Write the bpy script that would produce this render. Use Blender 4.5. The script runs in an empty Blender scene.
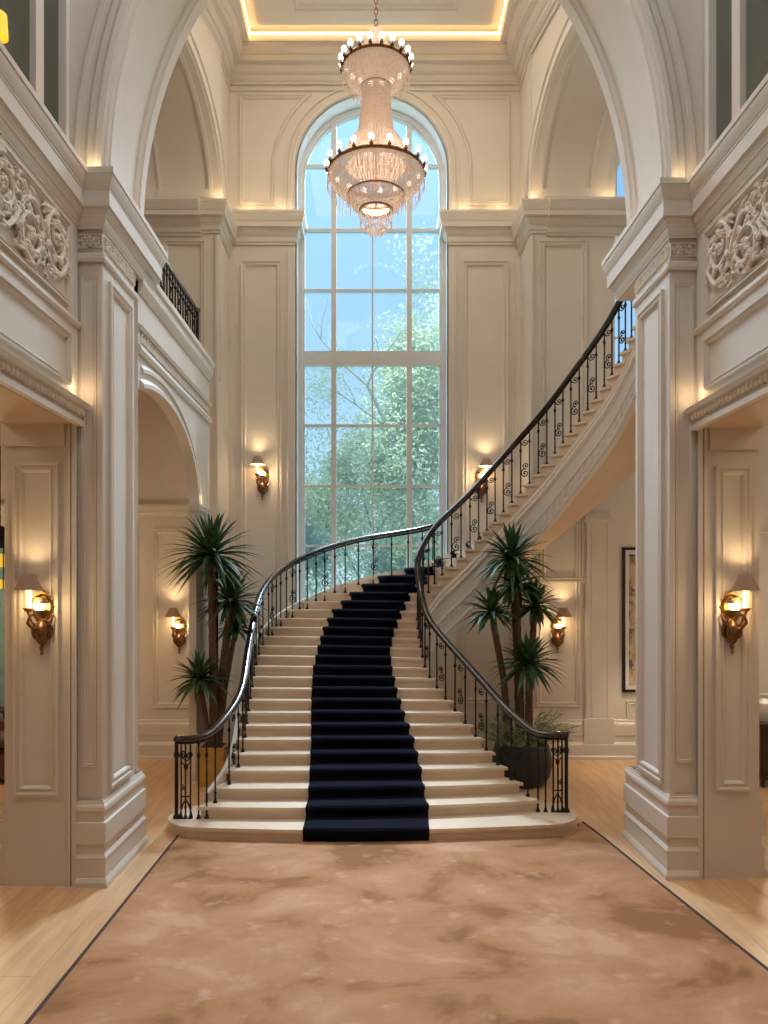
import bpy, bmesh, math, random
import numpy as np
from mathutils import Vector, Matrix
R = random.Random(7)
PI = math.pi
C = bpy.context.scene.collection
F, CX, CY, EH = 770.0, 376.0, 590.0, 3.26          # focal length in pixels, vanishing point, eye height

def at(px, py, Y): return Vector(((px - CX) * Y / F, Y, EH - (py - CY) * Y / F))
def lerp(a, b, t): return a + (b - a) * t

# ------------------------------------------------------------------ materials
def mat(name, col, rough=0.5, metal=0.0, var=0.0, scale=8.0, bump=0.0, bscale=60.0, emit=None, estr=0.0, spec=0.5, trans=0.0, sheen=0.0, coat=0.0):
    m = bpy.data.materials.new(name); m.use_nodes = True
    nt = m.node_tree; b = nt.nodes['Principled BSDF']
    b.inputs['Base Color'].default_value = (*col, 1); b.inputs['Roughness'].default_value = rough
    b.inputs['Metallic'].default_value = metal; b.inputs['Specular IOR Level'].default_value = spec
    b.inputs['Transmission Weight'].default_value = trans
    b.inputs['Sheen Weight'].default_value = sheen; b.inputs['Coat Weight'].default_value = coat
    tc = nt.nodes.new('ShaderNodeTexCoord')
    if var > 0:
        n = nt.nodes.new('ShaderNodeTexNoise'); n.inputs['Scale'].default_value = scale; n.inputs['Detail'].default_value = 4
        nt.links.new(tc.outputs['Object'], n.inputs['Vector'])
        r = nt.nodes.new('ShaderNodeValToRGB')
        r.color_ramp.elements[0].position = .3; r.color_ramp.elements[1].position = .7
        r.color_ramp.elements[0].color = (*[c * (1 - var) for c in col], 1)
        r.color_ramp.elements[1].color = (*[min(1, c * (1 + var)) for c in col], 1)
        nt.links.new(n.outputs['Fac'], r.inputs['Fac']); nt.links.new(r.outputs['Color'], b.inputs['Base Color'])
    if bump > 0:
        n2 = nt.nodes.new('ShaderNodeTexNoise'); n2.inputs['Scale'].default_value = bscale; n2.inputs['Detail'].default_value = 3
        nt.links.new(tc.outputs['Object'], n2.inputs['Vector'])
        bp = nt.nodes.new('ShaderNodeBump'); bp.inputs['Strength'].default_value = bump; bp.inputs['Distance'].default_value = .01
        nt.links.new(n2.outputs['Fac'], bp.inputs['Height']); nt.links.new(bp.outputs['Normal'], b.inputs['Normal'])
    if emit:
        b.inputs['Emission Color'].default_value = (*emit, 1); b.inputs['Emission Strength'].default_value = estr
    return m

PAINT = mat('cream_paint', (.72, .66, .58), .55, var=.03, scale=1.5, bump=.05, bscale=40)
PAINT_SHADED = mat('shaded_tan_plaster', (.60, .46, .33), .6, var=.05, scale=1.2)  # shade and warm light put into the tan of ceilings and soffits
PLASTER = mat('carved_plaster', (.80, .72, .62), .6, var=.06, scale=14, bump=.1, bscale=50)
CEIL = mat('ceiling_paint', (.78, .72, .64), .6, var=.02, scale=1)
STONE = mat('cream_stone_step', (.74, .585, .425), .42, var=.05, scale=3, bump=.04, bscale=30)
NAVY = mat('navy_wool', (.0045, .0055, .014), .95, var=.35, scale=60, bump=.5, bscale=350, spec=.06, sheen=.03)
IRON = mat('black_iron', (.018, .016, .016), .45, metal=.6, var=.3, scale=30)
RAILWOOD = mat('dark_handrail_wood', (.022, .013, .010), .22, var=.4, scale=12, coat=.5)
BRONZE = mat('antique_bronze', (.20, .105, .05), .38, metal=.85, var=.4, scale=40, bump=.15, bscale=60)
SHADE = mat('taupe_lamp_shade', (.42, .28, .20), .8, var=.08, scale=60)
SHADEIN = mat('lit_shade_lining', (1, .85, .6), .8, emit=(1, .72, .40), estr=2.2)
BULB = mat('lit_bulb', (1, .9, .7), .4, emit=(1, .70, .34), estr=9)
CBULB = mat('chandelier_bulb', (1, .95, .85), .4, emit=(1, .86, .66), estr=5)
CANDLE = mat('candle_sleeve', (.9, .8, .62), .5, emit=(1, .7, .4), estr=.35)
GLASSG = mat('amber_globe_glass', (1, .72, .40), .2, emit=(1, .58, .22), estr=.9)
COVE = mat('cove_light_strip', (1, .8, .5), .5, emit=(1, .60, .22), estr=4.5)
REVEAL = mat('cool_white_paint', (.82, .85, .87), .5, var=.02, scale=2)
FRAME = mat('window_frame_paint', (.66, .68, .68), .45, var=.03, scale=3)
BARK = mat('fibrous_bark', (.115, .065, .035), .9, var=.45, scale=40, bump=.8, bscale=45)
LEAF = mat('yucca_leaf', (.042, .105, .034), .55, var=.55, scale=9)
FERN = mat('feathery_fern', (.16, .22, .08), .6, var=.4, scale=20)
OCHRE = mat('ochre_planter_glaze', (.50, .29, .055), .4, var=.15, scale=6)
BLACKPOT = mat('charcoal_planter', (.020, .020, .024), .5, var=.3, scale=12, bump=.2, bscale=40)
SOIL = mat('potting_soil', (.03, .02, .012), 1, var=.4, scale=40, bump=.8, bscale=60)
BRASS = mat('aged_brass', (.34, .22, .09), .35, metal=.9, var=.25, scale=30)
LEATHER = mat('brown_leather', (.12, .052, .033), .45, var=.2, scale=10, bump=.2, bscale=80)
YELLOW = mat('yellow_lit_shade', (.9, .55, .05), .6, emit=(1, .60, .04), estr=.7)
DARKM = mat('dark_metal', (.03, .027, .025), .4, metal=.7, var=.2, scale=20)
WHITEP = mat('white_lacquer', (.75, .75, .75), .3, var=.03)
BLUEC = mat('blue_glaze', (.12, .24, .5), .3, var=.2, scale=10)
DKWOOD = mat('dark_wood', (.06, .035, .022), .45, var=.3, scale=8)
TRUNKM = mat('tree_bark', (.20, .22, .20), .9, var=.3, scale=6)
LAWN = mat('lawn', (.25, .38, .22), .95, var=.3, scale=1)
TEALC = mat('teal_curtain', (.22, .38, .38), .8, var=.15, scale=5)

def leaf_mat(name, a, b):
    m = bpy.data.materials.new(name); m.use_nodes = True; nt = m.node_tree; nt.nodes.clear()
    out = nt.nodes.new('ShaderNodeOutputMaterial'); tc = nt.nodes.new('ShaderNodeTexCoord')
    n = nt.nodes.new('ShaderNodeTexNoise'); n.inputs['Scale'].default_value = .9; n.inputs['Detail'].default_value = 5
    r = nt.nodes.new('ShaderNodeValToRGB'); r.color_ramp.elements[0].position = .32; r.color_ramp.elements[1].position = .68
    r.color_ramp.elements[0].color = (*a, 1); r.color_ramp.elements[1].color = (*b, 1)
    d = nt.nodes.new('ShaderNodeBsdfDiffuse'); t = nt.nodes.new('ShaderNodeBsdfTranslucent'); mx = nt.nodes.new('ShaderNodeMixShader'); mx.inputs[0].default_value = .5
    nt.links.new(tc.outputs['Object'], n.inputs['Vector']); nt.links.new(n.outputs['Fac'], r.inputs['Fac'])
    nt.links.new(r.outputs['Color'], d.inputs['Color']); nt.links.new(r.outputs['Color'], t.inputs['Color'])
    nt.links.new(d.outputs[0], mx.inputs[1]); nt.links.new(t.outputs[0], mx.inputs[2]); nt.links.new(mx.outputs[0], out.inputs[0])
    return m
TREE1 = leaf_mat('hazy_foliage', (.36, .46, .30), (.56, .62, .40))
TREE2 = leaf_mat('hazy_teal_foliage', (.24, .40, .34), (.38, .54, .45))  # distance haze put into the pale colours of both foliages

def glass_mat(name, tint, gloss, haze=0.0, hazecol=(.5, .7, .75)):
    m = bpy.data.materials.new(name); m.use_nodes = True; nt = m.node_tree; nt.nodes.clear()
    out = nt.nodes.new('ShaderNodeOutputMaterial'); t = nt.nodes.new('ShaderNodeBsdfTransparent'); t.inputs[0].default_value = (*tint, 1)
    g = nt.nodes.new('ShaderNodeBsdfGlossy'); g.inputs['Roughness'].default_value = .03
    mx = nt.nodes.new('ShaderNodeMixShader'); mx.inputs[0].default_value = gloss
    nt.links.new(t.outputs[0], mx.inputs[1]); nt.links.new(g.outputs[0], mx.inputs[2])
    last = mx
    if haze:
        d = nt.nodes.new('ShaderNodeBsdfTranslucent'); d.inputs[0].default_value = (*hazecol, 1)
        m2 = nt.nodes.new('ShaderNodeMixShader'); m2.inputs[0].default_value = haze
        nt.links.new(mx.outputs[0], m2.inputs[1]); nt.links.new(d.outputs[0], m2.inputs[2]); last = m2
    nt.links.new(last.outputs[0], out.inputs[0]); return m
GLASS = glass_mat('hazed_pane', (.95, .99, 1), .03, .05, (.62, .78, .80))  # outdoor haze mixed into the pane as a milky translucence
DGLASS = glass_mat('smoked_pane', (.70, .72, .68), .08, .22, (.42, .45, .42))

def crystal_mat(name, dens):
    m = bpy.data.materials.new(name); m.use_nodes = True; nt = m.node_tree; nt.nodes.clear()
    out = nt.nodes.new('ShaderNodeOutputMaterial')
    p = nt.nodes.new('ShaderNodeBsdfPrincipled'); p.inputs['Base Color'].default_value = (.86, .72, .62, 1); p.inputs['Roughness'].default_value = .15
    p.inputs['Emission Color'].default_value = (1, .74, .55, 1); p.inputs['Emission Strength'].default_value = .10  # warm bulb light put into the crystals as a faint glow
    t = nt.nodes.new('ShaderNodeBsdfTransparent'); t.inputs[0].default_value = (.97, .95, .93, 1)
    mx = nt.nodes.new('ShaderNodeMixShader')
    n = nt.nodes.new('ShaderNodeTexNoise'); n.inputs['Scale'].default_value = 24; tc = nt.nodes.new('ShaderNodeTexCoord')
    mr = nt.nodes.new('ShaderNodeMapRange'); mr.inputs['To Min'].default_value = dens - .2; mr.inputs['To Max'].default_value = dens + .2
    nt.links.new(tc.outputs['Object'], n.inputs['Vector']); nt.links.new(n.outputs['Fac'], mr.inputs['Value']); nt.links.new(mr.outputs[0], mx.inputs[0])
    nt.links.new(t.outputs[0], mx.inputs[1]); nt.links.new(p.outputs[0], mx.inputs[2]); nt.links.new(mx.outputs[0], out.inputs[0])
    return m
CRYSTAL = crystal_mat('crystal_bead', .92)
VEIL = crystal_mat('crystal_veil', .86)

def floor_mat():
    m = bpy.data.materials.new('oak_planks'); m.use_nodes = True; nt = m.node_tree; b = nt.nodes['Principled BSDF']
    tc = nt.nodes.new('ShaderNodeTexCoord'); mp = nt.nodes.new('ShaderNodeMapping'); mp.inputs['Rotation'].default_value = (0, 0, PI / 2)
    br = nt.nodes.new('ShaderNodeTexBrick'); br.inputs['Scale'].default_value = 1; br.inputs['Brick Width'].default_value = 2.6; br.inputs['Row Height'].default_value = .32
    br.inputs['Mortar Size'].default_value = .004; br.inputs['Color1'].default_value = (.64, .405, .215, 1); br.inputs['Color2'].default_value = (.71, .47, .265, 1)
    br.inputs['Mortar'].default_value = (.42, .28, .17, 1)
    nt.links.new(tc.outputs['Object'], mp.inputs[0]); nt.links.new(mp.outputs[0], br.inputs['Vector'])
    mp2 = nt.nodes.new('ShaderNodeMapping'); mp2.inputs['Scale'].default_value = (7, .7, 1); nt.links.new(tc.outputs['Object'], mp2.inputs[0])
    n = nt.nodes.new('ShaderNodeTexNoise'); n.inputs['Scale'].default_value = 1.6; n.inputs['Detail'].default_value = 7; nt.links.new(mp2.outputs[0], n.inputs['Vector'])
    r = nt.nodes.new('ShaderNodeValToRGB'); r.color_ramp.elements[0].position = .3; r.color_ramp.elements[0].color = (.80, .77, .73, 1); r.color_ramp.elements[1].position = .7; r.color_ramp.elements[1].color = (1.08, 1.06, 1.04, 1)
    nt.links.new(n.outputs['Fac'], r.inputs['Fac'])
    mx = nt.nodes.new('ShaderNodeMix'); mx.data_type = 'RGBA'; mx.blend_type = 'MULTIPLY'; mx.inputs['Factor'].default_value = 1
    nt.links.new(br.outputs['Color'], mx.inputs['A']); nt.links.new(r.outputs['Color'], mx.inputs['B']); nt.links.new(mx.outputs['Result'], b.inputs['Base Color'])
    b.inputs['Roughness'].default_value = .34
    return m
FLOOR = floor_mat()

def rug_mat():
    m = bpy.data.materials.new('faded_terracotta_pile'); m.use_nodes = True; nt = m.node_tree; b = nt.nodes['Principled BSDF']
    tc = nt.nodes.new('ShaderNodeTexCoord'); mp = nt.nodes.new('ShaderNodeMapping'); mp.inputs['Scale'].default_value = (1.0, 1.25, 1); nt.links.new(tc.outputs['Object'], mp.inputs[0])
    n = nt.nodes.new('ShaderNodeTexNoise'); n.inputs['Scale'].default_value = .8; n.inputs['Detail'].default_value = 6; n.inputs['Roughness'].default_value = .6; n.inputs['Distortion'].default_value = .4
    nt.links.new(mp.outputs[0], n.inputs['Vector'])
    r = nt.nodes.new('ShaderNodeValToRGB'); e = r.color_ramp.elements
    e[0].position = .39; e[0].color = (.28, .135, .058, 1); e[1].position = .63; e[1].color = (.54, .315, .18, 1)
    k = e.new(.46); k.color = (.40, .205, .095, 1); k = e.new(.56); k.color = (.455, .245, .132, 1)
    nt.links.new(n.outputs['Fac'], r.inputs['Fac'])
    n3 = nt.nodes.new('ShaderNodeTexNoise'); n3.inputs['Scale'].default_value = 3.1; n3.inputs['Detail'].default_value = 6; nt.links.new(mp.outputs[0], n3.inputs['Vector'])
    r3 = nt.nodes.new('ShaderNodeValToRGB'); r3.color_ramp.elements[0].position = .61; r3.color_ramp.elements[0].color = (0, 0, 0, 1); r3.color_ramp.elements[1].position = .76; r3.color_ramp.elements[1].color = (.7, .7, .7, 1)
    nt.links.new(n3.outputs['Fac'], r3.inputs['Fac'])
    mx = nt.nodes.new('ShaderNodeMix'); mx.data_type = 'RGBA'; nt.links.new(r3.outputs['Color'], mx.inputs['Factor'])
    nt.links.new(r.outputs['Color'], mx.inputs['A']); mx.inputs['B'].default_value = (.60, .39, .27, 1)
    nt.links.new(mx.outputs['Result'], b.inputs['Base Color']); b.inputs['Roughness'].default_value = .9; b.inputs['Specular IOR Level'].default_value = .15
    n2 = nt.nodes.new('ShaderNodeTexNoise'); n2.inputs['Scale'].default_value = 120; nt.links.new(tc.outputs['Object'], n2.inputs['Vector'])
    bp = nt.nodes.new('ShaderNodeBump'); bp.inputs['Strength'].default_value = .3; bp.inputs['Distance'].default_value = .01; nt.links.new(n2.outputs['Fac'], bp.inputs['Height']); nt.links.new(bp.outputs['Normal'], b.inputs['Normal'])
    return m
RUG = rug_mat()
RUGB = mat('rug_binding', (.050, .034, .030), .9, var=.2, scale=20)

def art_mat():
    m = bpy.data.materials.new('ink_landscape'); m.use_nodes = True; nt = m.node_tree; b = nt.nodes['Principled BSDF']
    tc = nt.nodes.new('ShaderNodeTexCoord'); mp = nt.nodes.new('ShaderNodeMapping'); mp.inputs['Scale'].default_value = (1.6, 1, 1.1); nt.links.new(tc.outputs['Object'], mp.inputs[0])
    n = nt.nodes.new('ShaderNodeTexNoise'); n.inputs['Scale'].default_value = 2.6; n.inputs['Detail'].default_value = 8; n.inputs['Roughness'].default_value = .65; nt.links.new(mp.outputs[0], n.inputs['Vector'])
    r = nt.nodes.new('ShaderNodeValToRGB'); e = r.color_ramp.elements
    e[0].position = .42; e[0].color = (.12, .10, .08, 1); e[1].position = .56; e[1].color = (.60, .48, .33, 1); k = e.new(.48); k.color = (.48, .33, .17, 1)
    nt.links.new(n.outputs['Fac'], r.inputs['Fac']); nt.links.new(r.outputs['Color'], b.inputs['Base Color']); b.inputs['Roughness'].default_value = .8
    return m
ART = art_mat()

# ------------------------------------------------------------------ mesh builder
class MB:
    def __init__(s): s.v = []; s.f = []
    def quadstrip(s, rows, closed_u=False, closed_v=False):
        """rows: list of equal-length lists of points"""
        b = len(s.v); n = len(rows[0])
        for r in rows: s.v += [tuple(p) for p in r]
        for i in range(len(rows) - (0 if closed_u else 1)):
            i2 = (i + 1) % len(rows)
            for j in range(n - (0 if closed_v else 1)):
                j2 = (j + 1) % n
                s.f.append((b + i * n + j, b + i * n + j2, b + i2 * n + j2, b + i2 * n + j))
        return s
    def poly(s, pts):
        b = len(s.v); s.v += [tuple(p) for p in pts]; s.f.append(tuple(range(b, b + len(pts)))); return s
    def box(s, x0, x1, y0, y1, z0, z1, M=None):
        b = len(s.v)
        P = [(x, y, z) for x in (x0, x1) for y in (y0, y1) for z in (z0, z1)]
        if M is not None: P = [tuple(M @ Vector(p)) for p in P]
        s.v += P
        for f in ((0, 1, 3, 2), (4, 6, 7, 5), (0, 4, 5, 1), (2, 3, 7, 6), (0, 2, 6, 4), (1, 5, 7, 3)): s.f.append(tuple(b + k for k in f))
        return s
    def prism(s, poly, lo, hi, mp):
        """poly 2D outline, extruded between lo and hi; mp(u,v,w)->3D"""
        a = [mp(p[0], p[1], lo) for p in poly]; c = [mp(p[0], p[1], hi) for p in poly]
        s.quadstrip([a, c], closed_v=True); s.poly(a); s.poly(c); return s
    def lathe(s, prof, n=24, c=(0, 0, 0), M=None, a0=0, a1=2 * PI):
        full = abs(a1 - a0 - 2 * PI) < 1e-6
        rows = []
        for k in range(n if full else n + 1):
            a = a0 + (a1 - a0) * k / n
            row = [Vector((r * math.cos(a), r * math.sin(a), z)) for r, z in prof]
            if M is not None: row = [M @ p for p in row]
            rows.append([(p.x + c[0], p.y + c[1], p.z + c[2]) for p in row])
        return s.quadstrip(rows, closed_u=full)
    def tube(s, path, rad, n=8, closed=False, caps=True, flat=1.0, up=None):
        P = [Vector(p) for p in path]; m = len(P)
        rad = rad if hasattr(rad, '__len__') else [rad] * m
        rows = []; prev = None
        for i in range(m):
            if closed: t = P[(i + 1) % m] - P[i - 1]
            else: t = P[min(i + 1, m - 1)] - P[max(i - 1, 0)]
            if t.length < 1e-9: t = Vector((0, 0, 1))
            t.normalize()
            if up is not None: a = t.cross(Vector(up))
            elif prev is None: a = t.orthogonal()
            else: a = prev - t * prev.dot(t)
            if a.length < 1e-6: a = t.orthogonal()
            a.normalize(); prev = a; b = t.cross(a)
            rows.append([P[i] + (a * math.cos(2 * PI * k / n) + b * math.sin(2 * PI * k / n) * flat) * rad[i] for k in range(n)])
        s.quadstrip(rows, closed_u=closed, closed_v=True)
        if caps and not closed: s.poly(rows[0]); s.poly(rows[-1])
        return s
    def octa(s, c, rx, rz, rz2=None):
        b = len(s.v); x, y, z = c; rz2 = rz if rz2 is None else rz2
        s.v += [(x + rx, y, z), (x, y + rx, z), (x - rx, y, z), (x, y - rx, z), (x, y, z + rz), (x, y, z - rz2)]
        for k in range(4):
            s.f.append((b + k, b + (k + 1) % 4, b + 4)); s.f.append((b + (k + 1) % 4, b + k, b + 5))
        return s
    def ball(s, c, r, n=10, sz=1.0, M=None):
        prof = [(max(1e-4, r * math.sin(PI * k / (n // 2 + 1))), -r * sz * math.cos(PI * k / (n // 2 + 1))) for k in range(n // 2 + 2)]
        return s.lathe(prof, n, c, M)
    def mould(s, path, prof, mp, closed=False, caps=True):
        """sweep a moulding: path 2D, prof [(offset to the left of the path, height)], mitred; mp(u,v,h)->3D"""
        n = len(path); D = []
        for i in range(n):
            p = Vector(path[i])
            def dirv(a, b):
                d = Vector(path[b]) - Vector(path[a]); d.normalize(); return d
            if closed: d0 = dirv((i - 1) % n, i); d1 = dirv(i, (i + 1) % n)
            else:
                d0 = dirv(max(i - 1, 0), max(i, 1)); d1 = dirv(min(i, n - 2), min(i + 1, n - 1))
            n0 = Vector((-d0.y, d0.x)); n1 = Vector((-d1.y, d1.x)); m = n0 + n1
            k = m.dot(m)
            D.append(m * (2 / k) if k > .05 else n0)
        rows = [[mp(path[i][0] + D[i].x * o, path[i][1] + D[i].y * o, h) for o, h in prof] for i in range(n)]
        s.quadstrip(rows, closed_u=closed)
        if caps and not closed and len(prof) > 2: s.poly(rows[0]); s.poly(rows[-1])
        return s
    def arch_wall(s, mp, u0, u1, v0, v1, uc, a, vb, vs, b, w0, w1, n=40):
        arc = [(uc - a * math.cos(PI * k / n), vs + b * math.sin(PI * k / n)) for k in range(n + 1)]
        L = max(u0, uc - a); Rr = min(u1, uc + a)
        def vat(u): return vs + b * math.sqrt(max(0, 1 - ((u - uc) / a) ** 2))
        arc = [p for p in arc if L < p[0] < Rr]
        arc = [(L, vat(L))] + arc + [(Rr, vat(Rr))]
        for w in (w0, w1):
            if L > u0: s.poly([mp(u0, v0, w), mp(L, v0, w), mp(L, v1, w), mp(u0, v1, w)])
            if Rr < u1: s.poly([mp(Rr, v0, w), mp(u1, v0, w), mp(u1, v1, w), mp(Rr, v1, w)])
            if vb > v0: s.poly([mp(L, v0, w), mp(Rr, v0, w), mp(Rr, vb, w), mp(L, vb, w)])
            s.quadstrip([[mp(p[0], p[1], w) for p in arc], [mp(p[0], v1, w) for p in arc]])
        out = ([(L, vb)] if L > u0 else []) + arc + ([(Rr, vb)] if Rr < u1 else [])
        s.quadstrip([[mp(p[0], p[1], w0) for p in out], [mp(p[0], p[1], w1) for p in out]])
        if vb > v0: s.poly([mp(L, vb, w0), mp(Rr, vb, w0), mp(Rr, vb, w1), mp(L, vb, w1)])
        s.poly([mp(u0, v1, w0), mp(u1, v1, w0), mp(u1, v1, w1), mp(u0, v1, w1)])
        s.poly([mp(u0, v0, w0), mp(u0, v1, w0), mp(u0, v1, w1), mp(u0, v0, w1)]); s.poly([mp(u1, v0, w0), mp(u1, v1, w0), mp(u1, v1, w1), mp(u1, v0, w1)])
        return s
    def build(s, name, material, parent=None, loc=None, smooth=True, world=True, ang=32):
        """world=True: vertices are in world space; the object's origin goes to loc / its thing's base"""
        me = bpy.data.meshes.new(name)
        o = bpy.data.objects.new(name, me); C.objects.link(o)
        base = Vector((0, 0, 0))
        if parent is not None:
            o.parent = parent
            if world:
                q = parent
                while q is not None: base += q.location; q = q.parent
        elif loc is not None:
            o.location = loc; base = Vector(loc)
        V = [(p[0] - base.x, p[1] - base.y, p[2] - base.z) for p in s.v] if world else s.v
        me.from_pydata(V, [], s.f)
        bm = bmesh.new(); bm.from_mesh(me)
        bmesh.ops.remove_doubles(bm, verts=bm.verts, dist=1e-5)
        bmesh.ops.dissolve_degenerate(bm, edges=bm.edges, dist=1e-6)
        bmesh.ops.recalc_face_normals(bm, faces=bm.faces); bm.to_mesh(me); bm.free()
        me.materials.append(material)
        if smooth: me.shade_smooth(); me.set_sharp_from_angle(angle=math.radians(ang))
        return o

def thing(name, label, cat, loc=(0, 0, 0), rotz=0, group=None):
    o = bpy.data.objects.new(name, None); C.objects.link(o); o.empty_display_size = .1
    o.location = loc; o.rotation_euler = (0, 0, rotz); return tag(o, label, cat, group)
def tag(o, label, cat, group=None):
    o['label'] = label; o['category'] = cat
    if group: o['group'] = group
    return o
def struct(name, mb, m, parent=None, smooth=True):
    o = mb.build(name, m, parent, smooth=smooth, ang=14); o['kind'] = 'structure'; return o
def dup(root, loc, rotz=0, label=None, scale=None):
    def rec(o, par):
        c = o.copy(); C.objects.link(c)
        if par is not None: c.parent = par
        for ch in list(o.children): rec(ch, c)
        return c
    r = rec(root, None); r.location = loc; r.rotation_euler = (0, 0, rotz)
    if label: r['label'] = label
    if scale: r.scale = scale
    return r
def lamp(kind, loc, energy, col, size=.1, rot=(0, 0, 0), size_y=None, spot=None, angle=None):
    l = bpy.data.lights.new('light', kind); l.energy = energy; l.color = col
    if kind == 'AREA':
        l.size = size
        if size_y: l.shape = 'RECTANGLE'; l.size_y = size_y
    elif kind == 'SUN': l.angle = angle
    else: l.shadow_soft_size = size
    if kind == 'SPOT': l.spot_size = spot; l.spot_blend = .8
    o = bpy.data.objects.new('light', l); C.objects.link(o); o.location = loc; o.rotation_euler = rot; return o
WARM = (1, .69, .36)

# moulding profiles (offset, height)
def P_frame(w=.10, d=.035): return [(0, 0), (0, d), (w * .25, d), (w * .35, d * .5), (w * .6, d * .5), (w * .7, d * .9), (w * .85, d * .7), (w, .0)]
def frame_rect(mb, u0, u1, v0, v1, mp, w=.10, d=.035):
    mb.mould([(u0, v0), (u1, v0), (u1, v1), (u0, v1)], P_frame(w, d), mp, closed=True)
def P_cornice(z0, z1, out):
    h = z1 - z0
    q = [(0, 0), (.14, 0), (.14, .07), (.20, .075), (.26, .10), (.26, .12), (.20, .125), (.20, .27), (.26, .275), (.26, .30), (.30, .305), (.38, .35), (.44, .42), (.46, .46), (.46, .48), (.54, .485), (.54, .50), (.78, .505), (.78, .66), (.82, .665), (.82, .69), (.85, .70), (.88, .76), (.95, .83), (.97, .87), (.97, .90), (1, .905), (1, 1), (0, 1)]
    return [(a * out, z0 + b * h) for a, b in q]
def P_base(h, out):
    q = [(0, 1), (.35, 1), (.45, .97), (.45, .93), (.65, .90), (.72, .86), (.72, .60), (.60, .58), (.60, .44), (.72, .42), (.95, .36), (.95, .10), (1.15, .07), (1.15, 0), (0, 0)]
    return [(a * out, b * h) for a, b in q]

# ================================================================== SETTING
fl = MB(); fl.box(-12, 12, -4, 17, -.15, 0); struct('floor', fl, FLOOR, smooth=False)

YB, YS = 16.0, 14.9             # bay wall, side back walls
XL, XR = -3.05, 2.99            # bay returns
ZC = 14.4                       # hall ceiling
WX, WA = -.085, 1.59            # window centre and half width in the wall
WS = 11.97                      # window spring
UW0, UW1 = 2.6, 0
# ---- back bay wall with the tall arched window
w = MB()
mpB = lambda u, v, t: (u, YB + t, v)
w.arch_wall(mpB, XL - .4, XR + .4, 0, ZC, WX, WA, 2.55, WS, WA, 0, .55)
# archivolt and panels around the window
arc = [(WX + (WA + .30) * math.cos(PI * k / 40), WS - .62 + (WA + .40) * math.sin(PI * k / 40) + 0.0) for k in range(41)]
inv = lambda u, v, h: (u, YB - h, v)
def archpath(r, zb, n=40): return [(WX + r, zb)] + [(WX + r * math.cos(PI * k / n), WS + r * math.sin(PI * k / n)) for k in range(n + 1)] + [(WX - r, zb)]
w.mould(archpath(WA + .02, 11.06), [(0, 0), (0, .05), (-.05, .06), (-.09, .04), (-.12, .045), (-.14, 0)], inv)
w.mould(archpath(WA + .20, 11.06), [(0, 0), (0, .03), (-.03, .03), (-.04, 0)], inv)
for sg in (-1, 1):
    xo = XL if sg < 0 else XR
    # upper spandrel panel with an arc side
    r = WA + .42; top = 13.54; bot = 11.26; out = abs(xo - WX) - .22
    a1 = math.asin(max(-1, min(1, (top - WS) / r)))
    pts = [(out, bot), (out, top)]
    pts += [(r * math.cos(t), WS + r * math.sin(t)) for t in np.linspace(a1, 0, 14)] + [(r, bot)]
    pts = [(p[0], p[1]) for p in pts]
    pts = [(WX + sg * p[0], p[1]) for p in pts]
    if sg < 0: pts = pts[::-1]
    w.mould(pts, P_frame(.09, .04), inv, closed=True)
    # tall pilaster panel
    u0, u1 = sorted((WX + sg * (WA + .28), xo - sg * .24))
    frame_rect(w, u0, u1, .9, 10.1, inv, .12, .05)
    # pilaster edges
    ue = WX + sg * (WA + .14)
    w.box(min(ue, ue + sg * .03), max(ue, ue + sg * .03), YB - .05, YB, 0, 10.3)
    ue = xo - sg * .10
    w.box(min(ue, ue + sg * .10), max(ue, ue + sg * .10), YB - .06, YB, 0, 10.3)
    # capital cornice
    path = [(xo, YB), (WX + sg * (WA + .03), YB), (WX + sg * (WA + .03), YB + .5)]
    if sg > 0: path = path[::-1]
    path2 = path if sg > 0 else path
    pr = P_cornice(10.42, 11.05, .24)
    if sg < 0: path2 = path[::-1]; path2 = path2[::-1]
    w.mould(path2, [((-o), h) for o, h in pr], lambda u, v, h: (u, v, h))
struct('wall_back', w, PAINT)
w = MB()
lp = [(WX + WA, 2.56)] + [(WX + WA * math.cos(PI * k / 48), WS + WA * math.sin(PI * k / 48)) for k in range(49)] + [(WX - WA, 2.56)]
w.mould(lp, [(.004, .01), (.008, -.36), (.03, -.36), (.03, .01)], lambda u, v, h: (u, YB - h, v)); struct('trim_10', w, REVEAL)

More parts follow.
